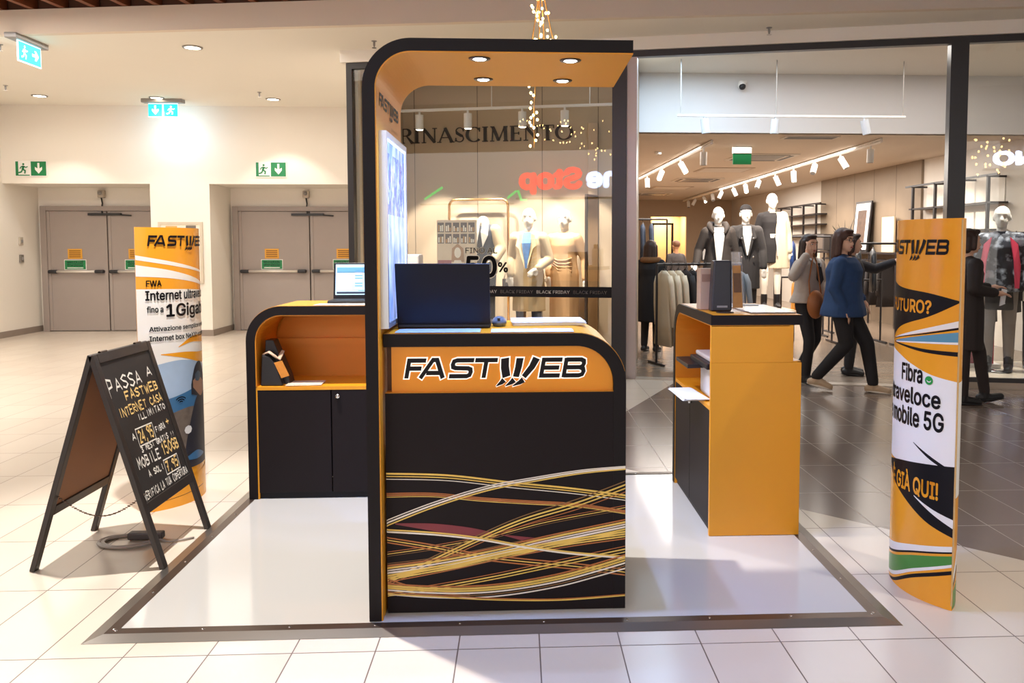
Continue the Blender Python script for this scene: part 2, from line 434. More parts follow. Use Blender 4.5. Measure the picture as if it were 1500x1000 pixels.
# single-stroke hand lettering on a 4 x 6 grid
HAND = {'A': '0,0 2,6 4,0|1,2 3,2', 'B': '0,0 0,6 3,5.5 3,3.5 0,3 3.6,2.4 3.4,.6 0,0', 'C': '4,5 2,6 0,4 0,2 2,0 4,1', 'D': '0,0 0,6 3,5 4,3 3,1 0,0', 'E': '4,6 0,6 0,0 4,0|0,3 3,3',
 'F': '0,0 0,6 4,6|0,3 3,3', 'G': '4,5 2,6 0,4 0,2 2,0 4,1 4,3 2,3', 'I': '2,0 2,6', 'L': '0,6 0,0 3.6,0', 'M': '0,0 .4,6 2,2.5 3.6,6 4,0', 'N': '0,0 0,6 4,0 4,6', 'O': '2,0 0,2 0,4 2,6 4,4 4,2 2,0',
 'P': '0,0 0,6 3.4,5.4 3.4,3.4 0,3', 'R': '0,0 0,6 3.4,5.4 3.4,3.6 0,3 4,0', 'S': '4,5.2 2,6 0,4.6 1,3.4 3.2,2.6 4,1.4 2,0 0,.8', 'T': '0,6 4,6|2,6 2,0', 'U': '0,6 0,1.4 1.6,0 3.2,.6 4,2 4,6', 'V': '0,6 2,0 4,6',
 'W': '0,6 1,0 2,4 3,0 4,6', '0': '2,0 0,2 0,4 2,6 4,4 4,2 2,0', '1': '1,4.6 2.4,6 2.4,0', '2': '0,5 2,6 4,4.6 0,0 4,0', '3': '0,5.4 2,6 3.6,4.8 1.6,3.2 4,1.6 2,0 0,.8', '4': '3,0 3,6 0,2 4,2', '5': '4,6 .6,6 .4,3.4 3,3.6 4,2 2.4,0 0,.6',
 '7': '0,6 4,6 1.6,0|1,3 3.4,3', '9': '4,4 2,3 0,4.4 2,6 4,5 3.4,0', '+': '2,5 2,1|0,3 4,3', ',': '2,.8 1.4,-1', '!': '2,6 2,2|2,.6 2,0', '6': '4,6 1,4 0,2 2,0 4,1.6 2,3 .4,2.4'}
def hand(mb, s, f, x0, x1, y0, h, w, slope=0.0, rnd=None):
    r = rnd or RND; adv = (x1 - x0) / max(1, len(s)); x = x0
    for ch in s:
        if ch in HAND:
            hh = h * (0.88 + 0.2 * r.random()); dy = h * 0.06 * (r.random() - 0.5); sk = 0.12 * (r.random() - 0.3)
            for st in HAND[ch].split('|'):
                pts = []
                for p in st.split():
                    a, b = p.split(','); px = float(a) / 4 * adv * 0.74; py = float(b) / 6 * hh
                    pts.append((x + px + sk * py + (r.random() - .5) * adv * .06, y0 + slope * (x + px - x0) + py + dy))
                ribbon(mb, pts, w, f)
        x += adv
# high-contrast serif capitals for the shop name, unit height, strokes with widths
TK, TN = 0.175, 0.06
def _sf(x, y, l=0.16): return [(x - l, y + (TN / 2 if y < .5 else -TN / 2), TN), (x + l, y + (TN / 2 if y < .5 else -TN / 2), TN)]
_w = lambda t: TN + (TK - TN) * abs(math.cos(t)) ** 1.3
SERIF = {
 'R': (0.86, [[(0.2, 0, TK), (0.2, 1, TK)], _sf(0.2, 0), _sf(0.2, 1), [(0.2, 0.975, TN)] + arc(0.42, 0.74, 0.24, 0.235, 90, -90, 10, _w) + [(0.2, 0.505, TN)], [(0.46, 0.5, TN), (0.78, 0.04, TK), (0.9, 0.03, TN)]]),
 'I': (0.42, [[(0.2, 0, TK), (0.2, 1, TK)], _sf(0.2, 0), _sf(0.2, 1)]),
 'N': (0.98, [[(0.2, 0, TN), (0.2, 1, TN)], [(0.18, 0.97, TK), (0.82, 0.03, TK)], [(0.82, 0, TN), (0.82, 1, TN)], _sf(0.2, 0, .13), _sf(0.12, 1, .12), _sf(0.82, 1, .13)]),
 'A': (0.94, [[(0.1, 0, TN), (0.46, 1, TN)], [(0.44, 0.98, TK), (0.84, 0, TK)], [(0.22, 0.34, TN), (0.7, 0.34, TN)], _sf(0.1, 0, .12), _sf(0.84, 0, .14)]),
 'S': (0.66, [[(0.54, 0.72, TN), (0.56, 0.93, TN)], arc(0.34, 0.75, 0.21, 0.22, 20, 170, 6, lambda t: 0.06) + [(0.2, 0.6, TK), (0.46, 0.42, TK)] + arc(0.33, 0.25, 0.22, 0.225, 30, -160, 8, lambda t: 0.06), [(0.1, 0.06, TN), (0.12, 0.3, TN)]]),
 'C': (0.92, [arc(0.5, 0.5, 0.4, 0.475, 42, 318, 18, _w), [(0.8, 0.68, TN), (0.82, 0.95, TN)]]),
 'M': (1.12, [[(0.18, 0, TN), (0.22, 1, TN)], [(0.22, 0.97, TK), (0.54, 0.06, TK)], [(0.54, 0.04, TN), (0.88, 0.98, TN)], [(0.9, 1, TK), (0.94, 0, TK)], _sf(0.18, 0, .12), _sf(0.94, 0, .14), _sf(.18, 1, .1), _sf(.94, 1, .1)]),
 'E': (0.74, [[(0.2, 0, TK), (0.2, 1, TK)], [(0.06, 0.975, TN), (0.64, 0.975, TN)], [(0.06, 0.025, TN), (0.66, 0.025, TN)], [(0.2, 0.51, TN), (0.54, 0.51, TN)], [(0.63, 1, TN), (0.63, 0.8, TN)], [(0.65, 0, TN), (0.65, 0.22, TN)], [(0.54, 0.6, TN), (0.54, 0.42, TN)]]),
 'T': (0.82, [[(0.41, 0, TK), (0.41, 1, TK)], [(0.06, 0.975, TN), (0.76, 0.975, TN)], [(0.07, 1, TN), (0.07, 0.78, TN)], [(0.75, 1, TN), (0.75, 0.78, TN)], _sf(0.41, 0)]),
 'O': (1.0, [arc(0.5, 0.5, 0.41, 0.475, 0, 360, 26, _w)]),
}
def serif(mb, s, f, x0, x1, y0, h):
    tot = sum(SERIF[c][0] for c in s); k = (x1 - x0) / tot; x = 0
    for c in s:
        for st in SERIF[c][1]: ribbon(mb, [(x + p[0], p[1], p[2]) for p in st], TN, lambda a, b, z: f(x0 + a * k, y0 + b * h, z))
        x += SERIF[c][0]
def rrpath(x0, z0, x1, z1, r, n=12):
    """up the side at x0, round the corner, along the top to x1"""
    sg = 1 if x1 > x0 else -1; P = [(x0, z0)]
    for i in range(n + 1):
        t = PI / 2 * i / n; P.append((x0 + sg * r * (1 - math.cos(t)), z1 - r + r * math.sin(t)))
    return P + [(x1, z1)]
XZ = lambda y: (lambda a, b, t: Vector((a, t, b)))
fxz = lambda a, b, t: Vector((a, t, b))
# ================================================================== SETTING: the mall hall
ZC = 3.714
m = MB(); m.add([(-14, -9, 0), (12, -9, 0), (12, 6.3, 0), (8.5, 7.26, 0), (-1.95, 9.70, 0), (-1.95, 16, 0), (-14, 16, 0)], [(0, 1, 2, 3, 4, 5, 6)])
m.add([(-14, -9, -.1), (12, -9, -.1), (12, 6.3, -.1), (8.5, 7.26, -.1), (-1.95, 9.70, -.1), (-1.95, 16, -.1), (-14, 16, -.1)], [(6, 5, 4, 3, 2, 1, 0)])
struct('floor', m, FLOORM, recalc=False)
nearY = lambda x: 8.2 + (1.09 - x) * 0.147
m = MB(); m.prism([(-9, nearY(-9)), (8.5, nearY(8.5)), (8.5, 14.6), (-9, 14.6)], lambda a, b, t: Vector((a, b, t)), ZC, ZC + 0.12)
struct('ceiling', m, CEILW)
m = MB(); m.prism([(-9, nearY(-9)), (8.5, nearY(8.5)), (8.5, nearY(8.5) - .08), (-9, nearY(-9) - .08)], lambda a, b, t: Vector((a, b, t)), ZC - 0.005, 3.965)
struct('trim_1', m, FASC)
m = MB(); m.prism([(-9, nearY(-9) + .06), (8.5, nearY(8.5) + .06), (8.5, nearY(8.5)), (-9, nearY(-9))], lambda a, b, t: Vector((a, b, t)), 3.965, 4.3)
struct('trim_2', m, mat('slat_backing', '#6b4a38', .7))
fd = Vector((1, -0.147, 0)).normalized(); fn = Vector((-0.147, -1, 0)).normalized()
m = MB()
for k in range(-34, 30):
    p = Vector((1.09 + k * 0.345, nearY(1.09 + k * 0.345) - 0.02, 0)); q = p + fn * 2.2
    a = [p - fd * .03, p + fd * .03, q + fd * .03, q - fd * .03]
    m.prism([(v.x, v.y) for v in a], lambda x, y, t: Vector((x, y, t)), 3.97, 4.2)
struct('ceiling_slats', m, WOOD)
m = MB(); p = Vector((-11, nearY(-11), 0)); q = Vector((11, nearY(11), 0))
m.prism([(v.x, v.y) for v in (p, q, q + fn * 2.2, p + fn * 2.2)], lambda x, y, t: Vector((x, y, t)), 4.2, 4.25)
struct('ceiling_slat_backing', m, mat('slat_backing', '#8a6a52', 0.7))
# walls at the service doors
m = MB(); m.bx(-8.45, -8.25, 8, 14.7, 0, ZC); struct('wall_left', m, WALLW)
m = MB(); m.bx(-8.25, -1.95, 13.55, 14.66, 2.47, ZC); struct('wall_back_upper', m, WALLW)
m = MB(); m.bx(-5.94, -5.0, 13.55, 14.6, 0, 2.47); struct('wall_pier', m, WALLW)
m = MB(); m.bx(-8.45, -1.8, 14.52, 14.7, 0, 2.5); struct('wall_back', m, WALLW)
m = MB(); m.bx(-1.97, -1.87, 9.78, 14.6, 0, ZC); struct('wall_right', m, WALLW)
m = MB(); m.bx(-8.25, -8.235, 8, 14.5, 0, .1); struct('baseboard_left', m, BASEB)
m = MB(); m.bx(-5.955, -4.985, 13.535, 13.55, 0, .1); m.bx(-5.0, -4.985, 13.55, 14.5, 0, .1); m.bx(-5.955, -5.94, 13.55, 14.5, 0, .1); struct('baseboard_pier', m, BASEB)
# wall across the hall, behind the viewer, where the shop sign that the glass mirrors hangs
SF = Matrix.Translation((1.27, 8.95, 0)) @ Matrix(((0.9736, 0.2283, 0, 0), (-0.2283, 0.9736, 0, 0), (0, 0, 1, 0), (0, 0, 0, 1)))
def S(x, y, z): return SF @ Vector((x, y, z))
m = MB(SF); m.bx(-16, 14, -13.9, -13.6, 0, 5.5); struct('wall_front', m, mat('opposite_wall', '#8a7a68', .7))

def door(name, x0, xs, x1):
    r = structroot(name, ((x0 + x1) / 2, 14.45, 0))
    m = MB(); m.bx(x0, x0 + .1, 14.4, 14.52, 0, 2.15); m.bx(x1 - .1, x1, 14.4, 14.52, 0, 2.15); m.bx(x0 + .1, x1 - .1, 14.4, 14.52, 2.07, 2.15)
    obj('frame', m, DOORF, r, bev=.006)
    for k, (a, b) in enumerate(((x0 + .1, xs - .012), (xs + .012, x1 - .1))):
        m = MB(); m.bx(a, b, 14.43, 14.5, .012, 2.065)
        m.bx(a + .0, a + .05, 14.42, 14.44, .012, 2.065)
        lf = obj('door_leaf', m, DOORG, r, bev=.004)
        m = MB(); m.cyl((a + .17, 14.37, 1.03), (b - .14, 14.37, 1.03), .022, 12)
        bar = obj('push_bar', m, mat('push_bar_grey', '#d8cfc4', .3, .3), lf, smooth=True)
        m = MB()
        for q in (a + .1, b - .12): m.box((q, 14.385, 1.03), (.15, .09, .06), bev=.02)
        obj('bar_end', m, DARKP, lf)
        xc = (a + b) / 2 - .03; m = MB(); m.bx(xc - .135, xc + .105, 14.424, 14.43, 1.25, 1.42)
        m.m = 1
        for i in range(4): m.bx(xc - .11, xc + .08, 14.421, 14.424, 1.275 + i * .034, 1.292 + i * .034)
        obj('warning_sticker', m, [mat('sticker_yellow', '#e0a233', .5), mat('sticker_text', '#8a5a10', .5)], lf, label='yellow notice sticker')
        m = MB(); m.bx(xc - .2, xc + .17, 14.424, 14.43, 1.06, 1.235); m.m = 1; m.bx(xc - .19, xc + .16, 14.4225, 14.424, 1.07, 1.225); m.m = 0
        for s_, zz in (('MANIGLIONE', 1.17), ('ANTIPANICO', 1.12)): put_text(m, s_, lambda x, y, z: Vector((x, 14.421, y)), xc - .15, xc + .12, zz, zz + .037, .01)
        m.bx(xc - .15, xc + .12, 14.421, 14.4225, 1.085, 1.1)
        obj('panic_bar_sticker', m, [WHITEINK, GREEN], lf, label='green and white panic bar sticker')
    m = MB(); m.bx(xs - .3, xs + .25, 14.38, 14.43, 1.99, 2.03); m.cyl((xs + .25, 14.4, 2.0), (xs + .42, 14.4, 1.99), .012)
    obj('door_closer', m, DARKP, r)
    return r
door('door_1', -8.17, -7.06, -5.955)
door('door_2', -4.94, -3.63, -2.3)
for x, lab in ((-7.16, 'small grey siren box with a cable above the left double door'), (-3.69, 'small grey siren box with a cable above the double door beside the shop')):
    t = thing('door_siren', lab, 'alarm', (x, 14.47, 2.28), group='siren boxes above the fire doors')
    m = MB(); m.box((x, 14.47, 2.36), (.11, .1, .13), bev=.02); obj('housing', m, mat('siren_beige', '#b7ab9c', .5), t)
    m = MB(); m.ell((x, 14.41, 2.375), (.035, .03, .035)); obj('sounder', m, GREYP, t, smooth=True)
    m = MB(); m.tube([(x, 14.46, 2.3), (x + .015, 14.46, 2.2), (x + .01, 14.44, 2.12), (x + .03, 14.41, 2.03)], .013, 8); obj('cable', m, DARKP, t, smooth=True)
for z, lab, c in ((1.49, 'pale card reader on the left wall, the upper of the two', '#b8ad9e'), (1.2, 'dark grey key switch on the left wall, the lower of the two', '#7b746c')):
    t = thing('wall_switch', lab, 'switch', (-8.235, 13.96, z), group='switches beside the left fire door')
    m = MB(); m.box((-8.235, 13.96, z + .06), (.03, .09, .13), bev=.006); obj('plate', m, mat('switch_' + c[1:], c, .5), t)
    m = MB(); m.box((-8.215, 13.96, z + .06), (.02, .04, .05), bev=.006); obj('key_slot', m, GREYP, t)

# ---- signs
def runner(m, f, k=1.0):
    """running person pictogram in a unit square"""
    c = arc(.53, .86, .085, .085, 0, 360, 12)[:-1]; m.add([f(a, b, 0) for a, b in c], [tuple(range(len(c)))])
    for pts, w in (([(.55, .72), (.46, .45)], .17), ([(.48, .46), (.66, .34), (.62, .12)], .11), ([(.46, .45), (.36, .25), (.14, .18)], .11), ([(.56, .7), (.72, .6), (.86, .68)], .075), ([(.54, .7), (.36, .66), (.26, .5)], .075)):
        ribbon(m, pts, w, f)
def arrow(m, f, kind):
    P = [(.42, .9), (.58, .9), (.58, .5), (.78, .62), (.78, .42), (.5, .12), (.22, .42), (.22, .62), (.42, .5)]
    if kind == 'right': P = [(1 - b, a) for a, b in P]
    m.add([f(a, b, 0) for a, b in P], [tuple(range(len(P)))])
def exit_plate(t, f, w, h, kind, emit=0, man_left=True):
    """f(a, b, depth): a across in metres, b up in metres"""
    g = GREEN if not emit else mat('lit_sign_cyan', '#14b4c4', .3, emit=1.25, var=0, emit_col='#18c4d4')
    wh = WHITEINK if not emit else mat('lit_sign_white', '#e8ffff', .3, emit=1.5, var=0)
    m = MB()
    m.prism([(0, 0), (w, 0), (w, h), (0, h)], lambda a, b, d: f(a, b, d), 0, .012)
    obj('plate', m, wh if not emit else mat('lit_sign_rim', '#bfefff', .3, emit=1.3, var=0), t)
    m = MB(); q = .012
    xa, xb = (0, w / 2) if man_left else (w / 2, w)
    ya, yb = (w / 2, w) if man_left else (0, w / 2)
    m.m = 0
    m.add([f(ya + q * 0, q, -.002), f(yb - q, q, -.002), f(yb - q, h - q, -.002), f(ya, h - q, -.002)], [(0, 1, 2, 3)])
    if emit: m.add([f(xa + q, q, -.002), f(xb, q, -.002), f(xb, h - q, -.002), f(xa + q, h - q, -.002)], [(0, 1, 2, 3)])
    else:
        m.add([f(xa + q, q, -.002), f(xa + .055, q, -.002), f(xa + .055, h - q, -.002), f(xa + q, h - q, -.002)], [(0, 1, 2, 3)])
        m.add([f(xa + .055, q, -.002), f(xb - .02, q, -.002), f(xb - .02, q + .015, -.002), f(xa + .055, q + .015, -.002)], [(0, 1, 2, 3)])
    fr = lambda a, b, d: f(xa + .03 + a * (w / 2 - .05), q + .01 + b * (h - .05), -.004)
    fa = lambda a, b, d: f(ya + .02 + a * (w / 2 - .05), q + .005 + b * (h - .03), -.004)
    m.m = 1 if emit else 0; runner(m, fr)
    m.m = 1; arrow(m, fa, kind)
    obj('pictogram', m, [g, wh], t, recalc=False)
for x0, lab in ((-8.034, 'flat green exit sign with running figure and down arrow above the left double door'), (-4.257, 'flat green exit sign with running figure and down arrow near the shop window')):
    t = thing('exit_sign', lab, 'sign', (x0 + .25, 13.545, 2.58), group='green exit signs on the wall')
    exit_plate(t, lambda a, b, d, x0=x0: Vector((x0 + a, 13.535 + d, 2.58 + b)), .5, .25, 'down')
# hanging lit signs
t = thing('hanging_exit_sign', 'lit cyan hanging exit sign with right arrow at the far left of the ceiling', 'sign', (-5.3, 9.28, 3.42), group='lit exit signs hanging from the ceiling')
m = MB(); m.box((-5.32, 9.27, 3.685), (.13, .6, .058), bev=.01); obj('housing', m, GREYP, t)
exit_plate(t, lambda a, b, d: Vector((-5.29 - d, 9.05 + a, 3.435 + b)), .42, .22, 'right', 1)
t = thing('hanging_exit_sign', 'lit cyan hanging exit sign with down arrow between the two fire doors', 'sign', (-5.45, 12.95, 3.42), group='lit exit signs hanging from the ceiling')
m = MB(); m.box((-5.44, 12.95, 3.685), (.62, .13, .058), bev=.01); obj('housing', m, GREYP, t)
exit_plate(t, lambda a, b, d: Vector((-5.66 + a, 12.94 + d, 3.44 + b)), .44, .21, 'down', 1, man_left=False)
area_light('exit_sign_glow', (-5.44, 13.0, 3.42), .4, 4, (.45, .75, 1.0), (-5.44, 13.5, 3.0), .1)
spot('exit_sign_spill', (-5.44, 12.95, 3.4), (-5.44, 13.6, 2.75), 3, (.45, .75, 1.0), 120, 1.0)  # extra spot added to throw the sign's blue glow onto the wall

# ---- downlights of the corridor
DL = [(-3.675, 9.567, 'round recessed downlight in the ceiling, the one nearest the hall', 0), (-7.149, 12.722, 'recessed downlight above the left fire door', 1), (-3.751, 12.857, 'recessed downlight above the right fire door', 1), (-5.473, 12.80, 'recessed downlight behind the hanging exit sign', 1)]
for x, y, lab, wl in DL:
    t = thing('ceiling_downlight', lab, 'lamp', (x, y, ZC - .012), group='recessed downlights of the corridor')
    m = MB(); m.lathe([(.085, 0), (.105, 0), (.11, .008), (.11, .012), (.085, .012)], 28, Matrix.Translation((x, y, ZC - .012))); obj('trim_ring', m, mat('downlight_ring', '#8b8580', .3, .6), t, smooth=True)
    m = MB(); m.lathe([(.001, .004), (.086, .004), (.086, .010), (.001, .010)], 28, Matrix.Translation((x, y, ZC - .012))); obj('lens', m, LAMP, t)
    spot('downlight', (x, y, ZC - .03), (x, y + (.02 if wl else 0), 0), 58 if wl else 120, WARM, 92 if wl else 110, .35, .05)
for k, (x, y, lab) in enumerate([(-1.577, 9.193, 'small sprinkler head on the ceiling above the kiosk arch'), (-7.168, 11.938, 'small sprinkler head on the ceiling at far left'), (-3.783, 12.298, 'small sprinkler head on the ceiling above the right fire door'), (2.584, 8.45, 'small sprinkler head on the ceiling above the shop entrance'), (-5.766, 9.535, 'small sprinkler head beside the left hanging exit sign')]):
    t = thing('sprinkler_head', lab, 'sprinkler', (x, y, ZC - .075), group='sprinkler heads')
    m = MB(); m.lathe([(.03, .07), (.03, .075), (.012, .065), (.012, .03), (.008, .02), (.008, .005)], 14, Matrix.Translation((x, y, ZC - .075))); obj('stem', m, GREYP, t)
    m = MB(); m.lathe([(.026, 0), (.026, .004), (.004, .006)], 14, Matrix.Translation((x, y, ZC - .075))); obj('deflector', m, CHROME, t)
# ---- framed evacuation plan on the pier
t = thing('evacuation_plan', 'framed evacuation plan poster on the pier between the fire doors', 'poster', (-5.47, 13.54, .86))
m = MB()
for a in ((-5.82, -5.78, .86, 1.857), (-5.16, -5.12, .86, 1.857)): m.bx(a[0], a[1], 13.52, 13.55, a[2], a[3])
m.bx(-5.78, -5.16, 13.52, 13.55, .86, .9); m.bx(-5.78, -5.16, 13.52, 13.55, 1.817, 1.857); obj('frame', m, mat('plan_frame', '#c9bda9', .4), t)
m = MB(); m.bx(-5.79, -5.15, 13.53, 13.545, .88, 1.83); m.m = 1; m.bx(-5.70, -5.52, 13.526, 13.53, 1.72, 1.79); m.m = 3; m.bx(-5.38, -5.22, 13.526, 13.53, 1.72, 1.80)
m.m = 4
for i in range(9): m.bx(-5.74 + .04 * (i % 3), -5.3 + .03 * (i % 4), 13.527, 13.53, 1.05 + i * .06, 1.065 + i * .06)
m.m = 2; m.bx(-5.27, -5.2, 13.526, 13.53, .9, .96); m.m = 1; m.bx(-5.34, -5.22, 13.526, 13.53, 1.2, 1.28)
obj('print', m, [mat('plan_paper', '#e9e0cc', .4), mat('plan_orange', '#e0a058', .5), mat('plan_red', '#b8404a', .5), mat('plan_dark', '#6d655c', .5), mat('plan_lines', '#b9ad9b', .5)], t)
# ================================================================== THE KIOSK
DK = 0.012   # deck height
KB = 0.0135  # what stands on the deck
def deck():
    t = thing('kiosk_platform', 'low white kiosk platform edged with brushed steel strips on the tiles', 'platform', (-.07, 4.1, 0))
    X0, X1, Y0, Y1 = -1.63, 1.49, 3.03, 5.22
    m = MB(); m.bx(X0 + .1, X1 - .1, Y0 + .1, Y1 - .08, 0, DK); obj('deck', m, mat('deck_white', '#c0bdb9', .10, var=.02, scale=1.0), t)
    for a, b, nx, ny in (((X0, Y0), (X1, Y0), 0, 1), ((X1, Y0), (X1, Y1), -1, 0), ((X1, Y1), (X0, Y1), 0, -1), ((X0, Y1), (X0, Y0), 1, 0)):
        A, B = Vector((*a, 0)), Vector((*b, 0)); N = Vector((nx, ny, 0)); D = (B - A).normalized()
        w1, w2 = .055, .10
        m = MB()
        def q(o, z, e): return (A + D * o + N * o + Vector((0, 0, z)) if not e else B - D * o + N * o + Vector((0, 0, z)))
        vs = [q(0, .001, 0), q(0, .001, 1), q(w1, DK, 1), q(w1, DK, 0)]
        m.add(vs, [(0, 1, 2, 3)]); m.m = 1
        vs = [q(w1, DK, 0), q(w1, DK, 1), q(w2, DK, 1), q(w2, DK, 0), q(w2, 0, 1), q(w2, 0, 0)]
        m.add(vs, [(0, 1, 2, 3), (3, 2, 4, 5)])
        e = obj('edge_strip', m, [STEEL, STEELD], t)
        L = (B - A).length; n = int(L / .32)
        for k in range(n + 1):
            p = A + D * (.09 + (L - .18) * k / n) + N * .078 + Vector((0, 0, DK))
            if p.y > 3.9 and abs(p.x) > 1.2 and (p.x > 0 or p.y > 4.6): continue
            s = MB(); s.ell(p, (.006, .006, .003), 8, 5); obj('rivet', s, CHROME, e, smooth=True)
deck()

def arch():
    t = thing('kiosk_arch', 'tall black and yellow kiosk arch curving over the front counter', 'arch', (-.56, 3.46, KB))
    x0, x1, z1, r, th, ya, yb = -.587, .437, 2.255, .185, .052, 3.137, 3.79
    O = rrpath(x0, KB, x1, z1, r, 16); I = rrpath(x0 + th - .005, KB, x1, z1 - th + .005, r - th + .005, 16)
    m = MB(); m.band(O, I, fxz, ya, yb); obj('frame', m, BLACK, t)
    I2 = rrpath(x0 + th, KB, x1, z1 - th, r - th, 16)
    m = MB(); m.band(I, I2, fxz, ya + .003, yb - .003); obj('lining', m, YEL, t)
    zl = z1 - th
    for x, y in ((-.15, 3.235), (.205, 3.25), (-.152, 3.631), (.195, 3.645)):
        m = MB(); m.lathe([(.026, -.004), (.04, -.004), (.043, 0), (.026, .0)], 24, Matrix.Translation((x, y, zl))); rg = obj('spotlight_ring', m, mat('spot_ring', '#5a5048', .3, .8), t, smooth=True)
        m = MB(); m.lathe([(.001, -.006), (.02, -.006), (.027, -.002), (.027, 0)], 20, Matrix.Translation((x, y, zl))); obj('spotlight_lens', m, LAMPC, rg, smooth=True)
        spot('arch_spotlight', (x, y, zl - .012), (x + .02, y - (.05 if y < 3.4 else 0), 0), (52 if y < 3.4 else 22), COOL, 125, .5, .02)
    # word mark on the inner side
    m = MB(); logo(m, lambda a, b, z: Vector((x0 + th + .0015 + z, a, b)), 3.205, 3.70, 2.015, .052); obj('lettering', m, INK, t, recalc=False)
    m = MB(); put_text(m, 'powered by', lambda a, b, z: Vector((x0 + th + .0015, a, b)), 3.5, 3.68, 1.955, 1.972)
    obj('small_lettering', m, mat('faint_print', '#b0772a', .5), t, recalc=False)
    # light box
    X = x0 + th
    y0, y1, z0, z2 = 3.185, 3.745, 1.155, 1.918
    m = MB(); f = .022
    m.bx(X, X + .03, y0, y1, z0, z0 + f); m.bx(X, X + .03, y0, y1, z2 - f, z2); m.bx(X, X + .03, y0, y0 + f, z0 + f, z2 - f); m.bx(X, X + .03, y1 - f, y1, z0 + f, z2 - f)
    lb = obj('light_box', m, mat('alu_frame', '#c8cbd2', .3, .7), t)
    pm = bpy.data.materials.new('lit_poster'); pm.use_nodes = True; n = NT(pm); b = n.n['Principled BSDF']
    (px, py, pz), vec = n.pos()
    mp = n.node('ShaderNodeMapping'); mp.inputs['Scale'].default_value = (1, 5, 2.2); n.l.new(vec, mp.inputs[0])
    f1 = n.noise(mp.outputs[0], 2.6, 4); f2 = n.noise(mp.outputs[0], 6.0, 5)
    rp = n.node('ShaderNodeValToRGB'); rp.color_ramp.elements[0].position = .38; rp.color_ramp.elements[0].color = lin('#6d95cc'); rp.color_ramp.elements[1].position = .66; rp.color_ramp.elements[1].color = lin('#dbe6f6')
    n.l.new(f1, rp.inputs[0])
    dk = n.math('MULTIPLY', n.math('LESS_THAN', n.math('ABSOLUTE', n.math('SUBTRACT', pz, 1.72)), .12), n.math('GREATER_THAN', f2, .5))
    cl = n.mix(n.math('MULTIPLY', dk, .75), rp.outputs[0], lin('#2e4a86'))
    n.l.new(cl, b.inputs['Emission Color']); b.inputs['Emission Strength'].default_value = .24; n.l.new(cl, b.inputs['Base Color']); b.inputs['Roughness'].default_value = .25
    m = MB(); m.bx(X + .002, X + .024, y0 + f, y1 - f, z0 + f, z2 - f); obj('lit_poster', m, pm, lb)
    tb = mat('poster_tube', '#e8f2ff', .4, emit=.8, var=0, emit_col='#d8e8ff')
    m = MB(); m.bx(X + .022, X + .026, y0 + f, y1 - f, z2 - f - .012, z2 - f); m.bx(X + .022, X + .026, y1 - f - .012, y1 - f, z0 + f, z2 - f); obj('light_edge', m, tb, lb)
arch()

